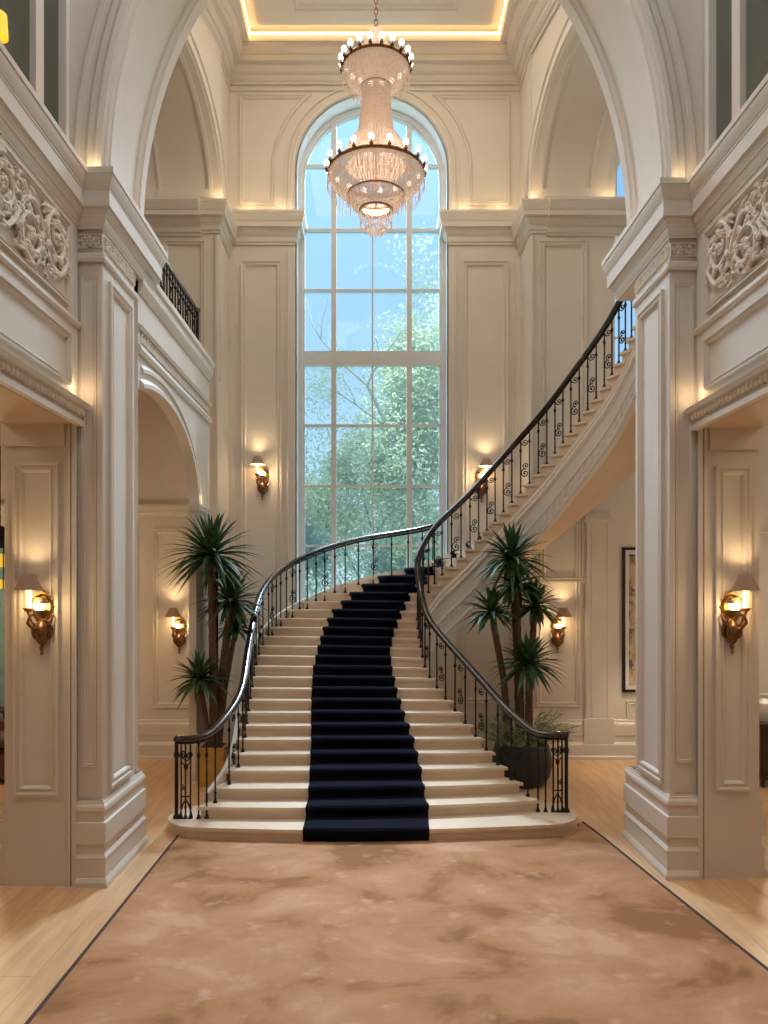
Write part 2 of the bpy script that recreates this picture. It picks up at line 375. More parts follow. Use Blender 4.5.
# ---- returns and side back walls
for sg, nm in ((-1, 'left'), (1, 'right')):
    xo = XL if sg < 0 else XR
    w = MB()
    mpS = lambda u, v, t: (u, YS + t, v)
    if sg < 0:
        w.box(-9, xo, YS, YS + 1.1, 0, ZC)
    else:
        w.box(xo, 4.62, YS, YS + 1.1, 0, ZC); w.box(6.3, 9, YS, YS + 1.1, 0, ZC); w.box(4.62, 6.3, YS, YS + 1.1, 0, 7.6)
        w.arch_wall(mpS, 4.62, 6.3, 10.75, ZC, 5.46, .8, 10.75, 11.25, .95, 0, .55)
        w.box(4.62, 6.3, YS, YS + .5, 10.2, 10.75)
    ivS = lambda u, v, h: (u, YS - h, v)
    # pier strips and panels
    a, b = (sg * 3.30, sg * 4.12)
    frame_rect(w, min(a, b), max(a, b), 7.9, 10.02, ivS, .10, .045) if sg < 0 else None
    if sg > 0:
        frame_rect(w, 3.16, 4.08, 3.4, 10.02, ivS, .12, .05)
        frame_rect(w, 3.10, 3.95, 1.0, 4.6, ivS, .10, .04)
        # pilaster beside the picture
        for x in (4.06, 4.16, 4.46): w.box(x, x + .045, YS - .06, YS, .7, 4.55)
        w.box(4.04, 4.54, YS - .05, YS, .7, 4.55); w.box(4.0, 4.58, YS - .12, YS, 4.55, 4.62); w.box(4.02, 4.56, YS - .09, YS, 4.62, 4.72)
        w.box(4.0, 4.58, YS - .10, YS, .30, .78)
        frame_rect(w, 4.84, 6.6, .52, 1.12, ivS, .08, .035)
        frame_rect(w, 7.0, 8.6, 1.0, 4.4, ivS, .10, .04)
        w.mould([(8.9, YS), (xo, YS)], [(-o, h) for o, h in P_cornice(4.88, 5.15, .14)], lambda u, v, h: (u, v, h))
    else:
        frame_rect(w, -4.32, -3.42, .98, 4.45, ivS, .10, .04)
        frame_rect(w, -6.2, -4.62, .98, 4.45, ivS, .10, .04)
        frame_rect(w, -8.8, -6.6, .98, 4.45, ivS, .10, .04)
        w.box(-3.22, xo, YS - .05, YS, .7, 4.6)
    # cornices: at the gallery spring and, left, at the arch impost
    w.mould([(sg * 8.9, YS), (xo + sg * .32, YS)] if sg < 0 else [(xo + .32, YS), (8.9, YS)], [((-o), h) for o, h in P_cornice(10.10, 10.72, .30)], lambda u, v, h: (u, v, h))
    w.mould([(xo + sg * .36, YS), (xo, YS), (xo, YB)] if sg < 0 else [(xo, YB), (xo, YS), (xo + .36, YS)], [((-o), h) for o, h in P_cornice(10.16, 10.74, .20)], lambda u, v, h: (u, v, h))
    if sg < 0: w.mould([(-8.9, YS), (xo, YS)], [(-o, h) for o, h in P_cornice(4.60, 4.90, .16)], lambda u, v, h: (u, v, h))
    # corner strips above the cornice
    w.box(min(xo, xo + sg * .05), max(xo, xo + sg * .05) + 0, YS - .05, YS, 0, 10.1)
    struct('wall_' + nm + '_back', w, PAINT)
    bb = MB(); pth = [(sg * 8.9, YS), (xo, YS)] if sg < 0 else [(xo, YS), (8.9, YS)]
    bb.mould(pth, [(-o, h) for o, h in P_base(.76, .11)], lambda u, v, h: (u, v, h)); struct('baseboard_' + nm, bb, PAINT)

# ---- hall arcades (upper arches over the gallery): slanted walls with deep soffits
def xa(Y): return 3.02 + .185 * (YS - Y)
AYC, AA, AB, AVS = 12.97, 1.96, 2.08, 10.72
for sg, nm in ((-1, 'left'), (1, 'right')):
    mpA = lambda u, v, t, sg=sg: (sg * (xa(u) + t), u, v)
    w = MB()
    w.arch_wall(mpA, 10.0, YS + .06, 7.3, ZC, AYC, AA, 7.3, AVS, AB, 0, 1.45)
    ivA = lambda u, v, h, sg=sg: (sg * (xa(u) - h), u, v)
    # archivolt bands on the hall face
    for rr, ww, dd in ((.03, .10, .05), (.30, .07, .04)):
        arcp = [(AYC + (AA + rr) * math.cos(PI * k / 48), AVS + (AB + rr) * math.sin(PI * k / 48)) for k in range(49)]
        w.mould(arcp, [(0, 0), (0, dd), (-ww * .4, dd), (-ww * .6, dd * .6), (-ww, 0)], ivA)
    # long sunk panel in the soffit: a raised frame that follows the arch
    def soff(th, t, h): return (sg * (xa(AYC + AA * math.cos(th)) + t), AYC + (AA - h) * math.cos(th), AVS + (AB - h) * math.sin(th))
    th = np.linspace(.10, 1.75, 22)
    path = [(t, .14) for t in th] + [(t, 1.22) for t in th[::-1]]
    for (p0, p1) in ((.14, .26), (1.12, 1.22)):
        w.quadstrip([[soff(t, p0, 0) for t in th], [soff(t, p0, .05) for t in th], [soff(t, lerp(p0, p1, .5), .055) for t in th], [soff(t, p1, .02) for t in th], [soff(t, p1, 0) for t in th]])
    for (t0, t1) in ((.07, .14), (1.72, 1.78)):
        w.quadstrip([[soff(t, p, 0) for p in (.14, 1.22)] if k in (0, 3) else [soff(t, p, .05) for p in (.14, 1.22)] for k, t in enumerate((t0, t0, t1, t1))])
    # small crown under the ceiling
    w.mould([(10.0, 0), (YS, 0)] if sg < 0 else [(YS, 0), (10, 0)], [(0, 0)], lambda u, v, h: (sg * xa(u), u, 13.6 + h)) if False else None
    struct('wall_' + nm + '_arcade', w, PAINT)

# crown moulding round the hall
cr = MB()
cpath = [(xa(9.9), 9.9), (xa(YS), YS), (XR, YS), (XR, YB), (XL, YB), (XL, YS), (-xa(YS), YS), (-xa(9.9), 9.9)]
cpath = [(xa(9.9), 9.9), (XR + .01, YS), (XR, YB), (XL, YB), (XL - .01, YS), (-xa(9.9), 9.9)]
cr.mould(cpath, P_cornice(13.74, 14.42, .36), lambda u, v, h: (u, v, h)); cr.mould(cpath, [(0, 13.62), (.03, 13.62), (.04, 13.66), (0, 13.69)], lambda u, v, h: (u, v, h))
struct('trim_1', cr, PAINT)

# ---- ceiling with lit tray
TX0, TX1, TY0, TY1, TZ = -2.58, 2.52, 9.9, 15.62, ZC + .16
ce = MB()
ce.box(-9, TX0, 9.9, 17, ZC, ZC + .09); ce.box(TX1, 9, 9.9, 17, ZC, ZC + .09); ce.box(TX0, TX1, TY1, 17, ZC, ZC + .09)
ce.box(-9, 9, 9.6, 17, TZ + .12, TZ + .3)
# lower plate of the tray hovering inside the cove
ce.box(TX0 + .0, TX1 - .0, 9.9, TY1 - .0, TZ + .08, TZ + .12)
ce.box(TX0 + .22, TX1 - .22, 9.9, TY1 - .22, TZ, TZ + .08)
frame_rect(ce, -1.62, 1.62, 10.4, 14.98, lambda u, v, h: (u, v, TZ - h), .14, .06)
struct('ceiling', ce, CEIL)
cv = MB()
cv.box(TX0 + .02, TX0 + .05, 9.9, TY1, ZC + .10, ZC + .15); cv.box(TX1 - .05, TX1 - .02, 9.9, TY1, ZC + .10, ZC + .15); cv.box(TX0, TX1, TY1 - .05, TY1 - .02, ZC + .10, ZC + .15)
struct('trim_2', cv, COVE)

# ---- near arch, pillars, foreground side walls
PL = dict(sg=-1, xi=-3.02, xw=-3.29, xo=-4.09, yf=8.50, yb=9.62)
PR = dict(sg=1, xi=3.33, xw=3.63, xo=4.33, yf=8.72, yb=9.88)
SPR = 7.83
def yfa(u): return lerp(8.50, 8.72, (u + 3.02) / 6.35)
w = MB(); AC, AH, AR = .155, 3.175, 4.5
w.arch_wall(lambda u, v, t: (u, yfa(u) + t, v), -4.09, 4.33, SPR, 14.6, AC, AH, SPR, SPR, AR, 0, 1.43)
def archp(r, n=48): return [(AC + (AH + r) * math.cos(PI * k / n), SPR + (AR + r) * math.sin(PI * k / n)) for k in range(n + 1)]
ff = lambda u, v, h: (u, yfa(u) - h, v)
w.mould(archp(0), [(0, 0), (0, .05), (-.06, .06), (-.10, .035), (-.16, .035), (-.20, .0)], ff)
w.mould(archp(.25), [(0, 0), (0, .03), (-.05, .03), (-.07, 0)], ff)
# bands on the soffit
def sf(k, t, h, n=48): th = PI * k / n; return (AC + (AH - h) * math.cos(th), yfa(AC + AH * math.cos(th)) + t, SPR + (AR - h) * math.sin(th))
for t0, t1, h in ((.02, .34, .03), (.10, .26, .05), (1.09, 1.41, .03), (1.17, 1.33, .05)):
    ks = range(49)
    w.quadstrip([[sf(k, t0, 0) for k in ks], [sf(k, t0 + .01, h) for k in ks], [sf(k, t1 - .01, h) for k in ks], [sf(k, t1, 0) for k in ks]])
struct('wall_arch', w, PAINT)

def xbox(mb, a, b, *r): mb.box(min(a, b), max(a, b), *r)
orn = []
for P, nm in ((PL, 'left'), (PR, 'right')):
    sg, xi, xw, xo, yf, yb = (P[k] for k in ('sg', 'xi', 'xw', 'xo', 'yf', 'yb'))
    w = MB()
    xbox(w, xi, xo, yf + .02, yb, 0, SPR)                       # pilaster core
    xbox(w, xw - sg * .0, xo, yf - .02, yf + .3, 0, 5.1)        # jamb face (end of the wall)
    fr = lambda u, v, h: (u, yf - h, v); fj = lambda u, v, h: (u, yf - .02 - h, v)
    # jamb: moulded edge strip, cap block, sunk panel
    xbox(w, xw, xw + sg * .05, yf - .05, yf, 0, 5.1); xbox(w, xw + sg * .07, xw + sg * .10, yf - .045, yf, 0, 5.1)
    xbox(w, xw + sg * .13, xo + sg * .03, yf - .06, yf + 1.4, 4.84, 5.1)
    a, b = xw + sg * .20, xo - sg * .10
    frame_rect(w, min(a, b), max(a, b), 1.0, 4.66, fj, .11, .04)
    # pilaster front strips
    a, b = xi + sg * .07, xw - sg * .03
    xbox(w, xi, xi + sg * .06, yf + .004, yf + .03, .9, 6.86)
    w.mould([(min(a, b), 1.3), (max(a, b), 1.3), (max(a, b), 6.74), (min(a, b), 6.74)], P_frame(.04, .014), lambda u, v, h: (u, yf + .02 - h, v), closed=True)
    # inner side panel
    sd = lambda u, v, h: (xi - sg * h, u, v)
    frame_rect(w, yf + .18, yb - .16, 1.02, 6.74, sd, .12, .04)
    # base: two-step plinth round front and inner side
    path = [(xw, yf + .0), (xi, yf + .0), (xi, yb + .26), (xi + sg * .6, yb + .26)]
    xbox(w, xi + sg * .01, xo, yb - .1, yb + .26, 0, .9)
    prf = [(0, .945), (.012, .945), (.012, .925), (.024, .92), (.024, .905), (.03, .90), (.05, .875), (.056, .85), (.056, .83), (.034, .825), (.034, .71), (.06, .705), (.064, .70), (.064, .47), (.034, .465), (.034, .36), (.05, .345), (.066, .32), (.066, .305), (.058, .30), (.058, .10), (.064, .095), (.088, .05), (.09, .03), (.09, 0), (0, 0)]
    w.mould(path, [(.85 * sg * o, h) for o, h in prf], lambda u, v, h: (u, v, h))
    # base on the far edge of the jamb
    w.mould([(xo, yf + .02), (xo, yf + 1.3)], [(1.4 * sg * o, h) for o, h in prf], lambda u, v, h: (xo + sg * (abs(u - xo)), v, h))
    # capital: necking, frieze and stepped cornice
    cpth = [(xw + sg * .10, yf), (xi, yf), (xi, yb + .70), (xi + sg * .5, yb + .70)]
    w.mould([(xw + sg * .10, yf), (xi, yf), (xi, yb), (xi + sg * .5, yb)], [(sg * o, h) for o, h in [(0, 6.88), (.02, 6.88), (.035, 6.91), (.035, 6.96), (0, 6.98)]], lambda u, v, h: (u, v, h))
    xbox(w, xi, xi + sg * .5, yb - .02, yb + .70, 7.24, SPR)
    w.mould(cpth, [(sg * o, 7.24 + (h - 7.24) * .82) for o, h in [(0, 7.24), (.02, 7.24), (.02, 7.27), (.028, 7.275), (.045, 7.33), (.05, 7.36), (.05, 7.375), (.06, 7.38), (.06, 7.40), (.066, 7.41), (.085, 7.46), (.09, 7.47), (.09, 7.485), (.12, 7.49), (.12, 7.70), (.126, 7.705), (.126, 7.725), (.132, 7.73), (.15, 7.79), (.165, 7.84), (.168, 7.87), (.168, 7.885), (.18, 7.89), (.18, 7.97), (0, 7.97)]], lambda u, v, h: (u, v, h))
    struct('wall_' + nm + '_pillar', w, PAINT)
    # frieze ornament
    o = MB()
    def rosette(c, mpq, s):
        u, v = c
        for q in range(4):
            a = PI / 4 + q * PI / 2; d = (math.cos(a), math.sin(a)); n_ = (-d[1], d[0])
            pts = [(u + d[0] * r_ * s + n_[0] * k_ * s, v + d[1] * r_ * s + n_[1] * k_ * s) for r_, k_ in ((.10, 0), (.5, .24), (1.05, 0), (.5, -.24))]
            o.poly([mpq(*pts[0], .004), mpq(*pts[1], .012), mpq(u + d[0] * .5 * s, v + d[1] * .5 * s, .03)]); o.poly([mpq(*pts[1], .012), mpq(*pts[2], .004), mpq(u + d[0] * .5 * s, v + d[1] * .5 * s, .03)])
            o.poly([mpq(*pts[2], .004), mpq(*pts[3], .012), mpq(u + d[0] * .5 * s, v + d[1] * .5 * s, .03)]); o.poly([mpq(*pts[3], .012), mpq(*pts[0], .004), mpq(u + d[0] * .5 * s, v + d[1] * .5 * s, .03)])
            a = q * PI / 2; d = (math.cos(a), math.sin(a))
            o.tube([mpq(u + d[0] * .25 * s, v + d[1] * .25 * s, .01), mpq(u + d[0] * .8 * s, v + d[1] * .8 * s, .012)], .014, 6)
        o.mould([(u - .95 * s, v - .95 * s), (u + .95 * s, v - .95 * s), (u + .95 * s, v + .95 * s), (u - .95 * s, v + .95 * s)], [(0, 0), (0, .025), (.12 * s, .025), (.14 * s, 0)], mpq, closed=True)
    for k in range(2): rosette((lerp(xi, xw, .27 + .46 * k), 7.115), lambda u, v, h: (u, yf + .02 - h, v), .08)
    nR = 7
    for k in range(nR): rosette((lerp(yf + .04, yb - .02, (k + .5) / nR), 7.115), lambda u, v, h: (xi - sg * h, u, v), .068)
    ob = struct('trim_%d' % (3 if sg < 0 else 4), o, PLASTER)

    # ---- foreground side wall: entablature beam above the side opening
    w = MB(); YN = -3.0
    xbox(w, xw, xo, YN, yf, 5.1, 7.82)
    sw = lambda u, v, h: (xw - sg * h, u, v)
    # lower cornice with egg-and-dart
    pa = [(xw, yf), (xw, YN)]
    k_ = -sg
    w.mould(pa, [(-sg * o, h) for o, h in [(0, 5.06), (.07, 5.06), (.07, 5.12), (.05, 5.14), (.05, 5.22), (.12, 5.25), (.14, 5.30), (0, 5.33)]], lambda u, v, h: (u, v, h))
    # ledge cornice
    w.mould(pa, [(-sg * o, 7.26 + (h - 7.26) * .81) for o, h in [(0, 7.26), (.015, 7.26), (.015, 7.285), (.022, 7.29), (.04, 7.34), (.045, 7.36), (.045, 7.375), (.058, 7.38), (.058, 7.40), (.066, 7.42), (.078, 7.46), (.08, 7.485), (.105, 7.49), (.105, 7.69), (.112, 7.695), (.112, 7.72), (.12, 7.73), (.14, 7.79), (.155, 7.84), (.158, 7.87), (.158, 7.885), (.17, 7.89), (.17, 7.96), (0, 7.96)]], lambda u, v, h: (u, v, h))
    w.mould(pa, [(-sg * o, h) for o, h in [(0, 6.14), (.02, 6.14), (.035, 6.17), (.03, 6.21), (0, 6.23)]], lambda u, v, h: (u, v, h))
    frame_rect(w, 3.2, yf - .28, 5.45, 6.00, sw, .07, .045) if sg > 0 else frame_rect(w, 3.2, yf - .28, 5.45, 6.00, sw, .07, .045)
    frame_rect(w, 3.6, yf - .30, 6.28, 7.16, sw, .06, .045)
    # upper wall over the ledge, with a tall glazed opening
    xs = xw + sg * .09
    xbox(w, xs, xo, yf - .14, yf, 7.8, 13.6); xbox(w, xs, xo, YN, 2.0, 7.8, 13.6); xbox(w, xs, xo, 2.0, yf - .14, 12.6, 13.6)
    xbox(w, xs - sg * .04, xs + sg * .10, yf - .20, yf - .12, 7.8, 12.6)
    struct('wall_' + nm + '_front', w, PAINT)
    so = MB(); xbox(so, xw + sg * .06, xo, YN, yf, 5.085, 5.1); struct('trim_%d' % (5 if sg < 0 else 6), so, PAINT_SHADED)
    eg = MB()
    for k in range(int((yf - 4.5) / .085)):
        y = yf - .10 - k * .085
        eg.ball((xw - sg * .075, y, 5.20), .034, 6, 1.5); eg.octa((xw - sg * .08, y - .042, 5.20), .012, .05)
    struct('trim_%d' % (7 if sg < 0 else 8), eg, PLASTER)
    # glazing
    g = MB()
    for y in (yf - .80, yf - 2.4): xbox(g, xs - sg * .02, xs + sg * .10, y - .09, y + .09, 7.8, 12.6)
    ob = struct('window_%d' % (2 if sg < 0 else 3), g, PAINT)
    pn = MB(); xbox(pn, xs + sg * .04, xs + sg * .05, 2.0, yf - .16, 7.8, 12.6); struct('window_pane', pn, DGLASS, ob)
    # rooms beyond the side openings
    rm = MB()
    xbox(rm, sg * 9, sg * 9.2, YN, YS, 0, ZC); xbox(rm, sg * 3.5, sg * 9, 10.0, YS, 7.16, 7.34) if sg < 0 else xbox(rm, 4.75, 9, 8.9, 12.0, 7.1, 7.34)
    xbox(rm, xo, sg * 9, YN, 10.0, 7.16, 7.34); xbox(rm, xo, sg * 9, YN, 17, ZC, ZC + .2)
    struct('wall_' + nm, rm, PAINT_SHADED if sg < 0 else PAINT)
fr_ = MB(); fr_.box(-9.2, 9.2, -3.2, -3.0, 0, 14.6); struct('wall_front', fr_, PAINT)
fc = MB(); fc.box(-9, 9, -3, 8.7, 13.6, 13.8); struct('ceiling_front', fc, CEIL)

# ---- carved acanthus reliefs on the entablature
def relief(P, nm, label):
    sg, xw, yf = P['sg'], P['xw'], P['yf']; m = MB(); rr = random.Random(12)
    pl = lambda u, v, h: (xw - sg * h, yf - .36 - u, 6.32 + v * .95)          # u runs from the pillar towards the viewer, v up (0..0.84)
    def stem(pts, r0, r1, h0=.03):
        m.tube([pl(u, v, h0) for u, v in pts], list(np.linspace(r0, r1, len(pts))), 7)
    def leaf(u, v, a, L, w, curl):
        # a curved, ribbed lobe: tapering raised ridge
        pts = []
        for k in range(7):
            t = k / 6; aa = a + curl * t; pts.append((u, v)); u += L / 6 * math.cos(aa); v += L / 6 * math.sin(aa)
        pts = [(min(max(p, .01), 99), min(max(q, .02), .82)) for p, q in pts]
        m.tube([pl(p, q, .022 + .03 * math.sin(PI * min(1, k / 5))) for k, (p, q) in enumerate(pts)], [w * (.5 + .8 * math.sin(PI * (k + .6) / 7.2)) if k < 6 else w * .25 for k in range(7)], 6)
    def scroll(u, v, r, a0, sgn, turns=1.55):
        pts = []
        for k in range(30):
            t = k / 29; a = a0 + sgn * turns * 2 * PI * t; q = r * (1 - .80 * t); pts.append((u + q * math.cos(a), v + q * math.sin(a)))
            if k % 2 == 0 and k < 22:
                for d in (.4, .9, 1.4): leaf(pts[-1][0], pts[-1][1], a + sgn * d, r * (.68 - .16 * d) * (1 - .35 * t), r * .06, sgn * 1.1)
        stem(pts, r * .115, r * .05, .04)
        c = pl(u, v, .05); m.ball(c, r * .13, 8)
        for k in range(6): a = k * PI / 3; m.ball(pl(u + r * .17 * math.cos(a), v + r * .17 * math.sin(a), .04), r * .09, 6)
    n = 7; L = .56
    for k in range(n):
        u0 = .30 + k * L; up = k % 2
        scroll(u0, .30 if up else .54, .27, (-PI / 2 if up else PI / 2), 1 if up else -1)
        scroll(u0 + .20, .68 if up else .16, .13, (PI / 2 if up else -PI / 2), -1 if up else 1, 1.3)
        stem([(u0 - .28 + .56 * t, .42 + (.30 if up else -.30) * math.sin(PI * t) * (1 - .3 * t)) for t in np.linspace(0, 1, 10)], .035, .02)
        for q in range(26):
            a = rr.uniform(0, 2 * PI); leaf(u0 + rr.uniform(-.28, .28), rr.uniform(.06, .78), a, rr.uniform(.08, .16), .014, rr.uniform(-1.4, 1.4))
    o = m.build('carved_relief', PLASTER, loc=(xw, yf - 2.2, 6.3)); tag(o, label, 'wall carving')
relief(PL, 'left', 'cream carved acanthus scroll relief on the upper left entablature'); relief(PR, 'right', 'cream carved acanthus scroll relief on the upper right entablature')

# ---- balcony wall on the left with the low arch, slab and fret band
w = MB(); XBW = -3.06
mpW = lambda u, v, t: (XBW - t, u, v)
w.arch_wall(mpW, 9.9, 14.15, 0, 7.3, 10.9, 2.2, 0, 4.72, 1.27, 0, .12)
ivW = lambda u, v, h: (XBW + h, u, v)
for rr, ww, dd in ((.0, .12, .05), (.20, .10, .03)):
    arcp = [(10.9 + (2.2 + rr) * math.cos(PI * k / 60), 4.72 + (1.27 + rr) * math.sin(PI * k / 60)) for k in range(0, 45)]
    arcp = [p for p in arcp if p[0] > 9.95]
    w.mould(arcp, [(0, 0), (0, dd), (-ww * .5, dd), (-ww * .7, dd * .5), (-ww, 0)], ivW)
cap = lambda u, v, h: (u, v, h)
w.mould([(XBW, 14.15), (XBW, 9.9)], [(o, h) for o, h in [(0, 7.08), (.02, 7.08), (.05, 7.14), (.07, 7.20), (.07, 7.30), (.10, 7.34), (.10, 7.42), (-.6, 7.42), (-.6, 7.3)]], cap)
w.mould([(XBW, 14.15), (XBW, 9.9)], [(o, h) for o, h in [(0, 6.30), (.03, 6.30), (.05, 6.36), (.03, 6.42), (0, 6.44)]], cap)
w.mould([(XBW, 14.15), (XBW, 9.9)], [(o, h) for o, h in [(0, 6.62), (.03, 6.62), (.05, 6.67), (0, 6.70)]], cap)
w.mould([(XBW, 14.15), (XBW, 13.12), (XBW - .12, 13.12)], [(o, h) for o, h in P_cornice(4.52, 4.72, .08)], cap)
struct('wall_left_balcony', w, PAINT)
fb = MB()
for k in range(34):
    y = 10.0 + k * .122
    fb.box(XBW - .01, XBW + .014, y, y + .10, 6.585, 6.605); fb.box(XBW - .01, XBW + .014, y, y + .016, 6.47, 6.60); fb.box(XBW - .01, XBW + .014, y + .034, y + .05, 6.47, 6.57)
    fb.box(XBW - .01, XBW + .014, y + .034, y + .09, 6.47, 6.485); fb.box(XBW - .01, XBW + .014, y + .075, y + .09, 6.47, 6.55)
struct('trim_9', fb, PLASTER)

# ---- tall window: frame and panes
GY = YB + .42; gw = 1.50
gx0, gx1, gzs = WX - gw, WX + gw, WS - .02
f = MB()
fo = [(gx1 + .06, 2.6)] + [(WX + (gw + .06) * math.cos(PI * k / 48), gzs + (gw + .06) * math.sin(PI * k / 48)) for k in range(49)] + [(gx0 - .06, 2.6)]
f.mould(fo, [(0, -.05), (0, .08), (.09, .08), (.10, .04), (.13, .04), (.13, -.05)], lambda u, v, h: (u, GY - h, v))
def zpx(y): return EH + (CY - y) * GY / F
def xpx(x): return (x - CX) * GY / F
def zt(x): return gzs + math.sqrt(max(0, gw ** 2 - (x - WX) ** 2))
for px, hw in ((334, .055), (409, .055)): x = xpx(px); f.box(x - hw, x + hw, GY - .07, GY + .04, 2.6, zt(x))
f.box(xpx(372.5) - .018, xpx(372.5) + .018, GY - .04, GY + .03, 2.6, zpx(231))
for py, hh in ((167, .03), (231, .03), (291, .025), (359, .155), (426, .025), (486.5, .025), (546, .025)):
    z = zpx(py); xx = gw if z < gzs else math.sqrt(max(0, gw ** 2 - (z - gzs) ** 2)); f.box(WX - xx + .01, WX + xx - .01, GY - (.06 if hh > .1 else .05), GY + .035, z - hh, z + hh)
f.box(gx0, gx1, GY - .08, GY + .05, 2.55, 2.72)
wf = struct('window_1', f, FRAME)
g = MB(); out = [(gx0, 2.6), (gx1, 2.6)] + [(WX + gw * math.cos(PI * k / 48), gzs + gw * math.sin(PI * k / 48)) for k in range(49)]
g.poly([(u, GY + .005, v) for u, v in out]); struct('window_pane', g, GLASS, wf, smooth=False)
# right gallery windows
f = MB(); f.box(4.62, 4.68, YS + .2, YS + .3, 7.6, 10.75); f.box(6.24, 6.3, YS + .2, YS + .3, 7.6, 10.75); f.box(5.43, 5.49, YS + .2, YS + .3, 7.6, 12.2)
for z in (8.2, 9.3, 10.3): f.box(4.62, 6.3, YS + .2, YS + .28, z - .02, z + .02)
f.mould([(5.46 + .8 * math.cos(PI * k / 24), 11.25 + .95 * math.sin(PI * k / 24)) for k in range(25)], [(0, 0), (0, .08), (.05, .08), (.05, 0)], lambda u, v, h: (u, YS + .3 - h, v))
f.box(4.66, 6.26, YS + .2, YS + .3, 10.75, 10.86)
wf = struct('window_4', f, FRAME)
g = MB(); g.poly([(4.62, YS + .25, 7.6), (6.3, YS + .25, 7.6), (6.3, YS + .25, 12.3), (4.62, YS + .25, 12.3)]); struct('window_pane', g, GLASS, wf, smooth=False)

# ================================================================== STAIRCASE
RISE = .16; NS = 46
def spline(xs, ys):
    xs = np.array(xs, float); ys = np.array(ys, float); n = len(xs); h = np.diff(xs)
    A = np.eye(n); r = np.zeros(n)
    for i in range(1, n - 1):
        A[i, i - 1] = h[i - 1]; A[i, i] = 2 * (h[i - 1] + h[i]); A[i, i + 1] = h[i]
        r[i] = 6 * ((ys[i + 1] - ys[i]) / h[i] - (ys[i] - ys[i - 1]) / h[i - 1])
    M = np.linalg.solve(A, r)
    def ev(x):
        i = int(min(max(np.searchsorted(xs, x) - 1, 0), n - 2)); a = xs[i + 1] - x; b = x - xs[i]; hi = h[i]
        return float(M[i] * a ** 3 / (6 * hi) + M[i + 1] * b ** 3 / (6 * hi) + (ys[i] / hi - M[i] * hi / 6) * a + (ys[i + 1] / hi - M[i + 1] * hi / 6) * b)
    return ev
OUT = {1: (-2.52, 10.20), 2: (-2.38, 10.47), 4: (-2.15, 11.2), 6: (-2.12, 11.85), 8: (-2.167, 12.45), 10: (-2.195, 13.0), 12: (-2.217, 13.55), 14: (-2.197, 14.1), 16: (-2.05, 14.6), 18: (-1.70, 15.0), 20: (-1.08, 15.3), 22: (-.10, 15.48), 23: (.62, 15.48), 24: (1.12, 15.40), 26: (1.80, 15.15), 28: (2.28, 14.92), 30: (2.68, 14.74), 34: (3.45, 14.62), 38: (4.2, 14.42), 42: (4.85, 14.05), 46: (5.4, 13.5), 47: (5.5, 13.3)}
INN = {1: (2.46, 10.40), 2: (2.26, 10.80), 4: (1.90, 11.4), 6: (1.63, 11.95), 8: (1.36, 12.45), 10: (1.09, 12.9), 12: (.878, 13.25), 14: (.798, 13.5), 16: (.755, 13.68), 18: (.753, 13.80), 20: (.90, 13.88), 22: (1.12, 13.92), 24: (1.45, 13.91), 26: (1.77, 13.86), 28: (2.06, 13.79), 30: (2.34, 13.70), 34: (2.90, 13.4), 38: (3.36, 13.0), 42: (3.77, 12.5), 46: (4.03, 12.0), 47: (4.08, 11.87)}
sOx = spline(list(OUT), [p[0] for p in OUT.values()]); sOy = spline(list(OUT), [p[1] for p in OUT.values()])
sIx = spline(list(INN), [p[0] for p in INN.values()]); sIy = spline(list(INN), [p[1] for p in INN.values()])
def O(s): return Vector((sOx(s), sOy(s)))
def I(s): return Vector((sIx(s), sIy(s)))
def line(i, fr):
    a, b = O(i), I(i); p = a.lerp(b, fr)
    bulge = {1: .20, 2: .16, 3: .10, 4: .05}.get(int(round(i)), 0)
    d = (b - a); n = Vector((d.y, -d.x)).normalized()
    return p + n * bulge * 4 * fr * (1 - fr)
def fwd(i, fr):
    d = line(i, fr) - line(min(i + 1, 47), fr)
    if i >= 47: d = line(46, fr) - line(47, fr)
    return d.normalized()
stair = thing('staircase', 'grand curving cream stone staircase sweeping up to the right gallery', 'staircase', (0, 10, 0))
M_ = 9
def step1_outline(grow=0.0):
    pts = []
    cl, cr_ = Vector((-2.28, 10.60)), Vector((2.22, 10.72)); rl, rr = .56 + grow, .56 + grow
    for k in range(13): a = PI / 2 + PI / 2 * k / 12 * 1.0; pts.append((cl.x + rl * math.cos(a), cl.y + rl * math.sin(a)))
    for k in range(1, 10): a = PI + (PI / 2) * k / 10; pts.append((cl.x + rl * math.cos(a), cl.y + rl * math.sin(a)))
    for k in range(1, 12):
        t = k / 12; pts.append((lerp(cl.x, cr_.x, t), lerp(cl.y - rl, cr_.y - rr, t) - .16 * math.sin(PI * t)))
    for k in range(0, 25): a = -PI / 2 + PI * k / 24; pts.append((cr_.x + rr * math.cos(a), cr_.y + rr * math.sin(a)))
    return pts
flat = lambda u, v, h: (u, v, h)
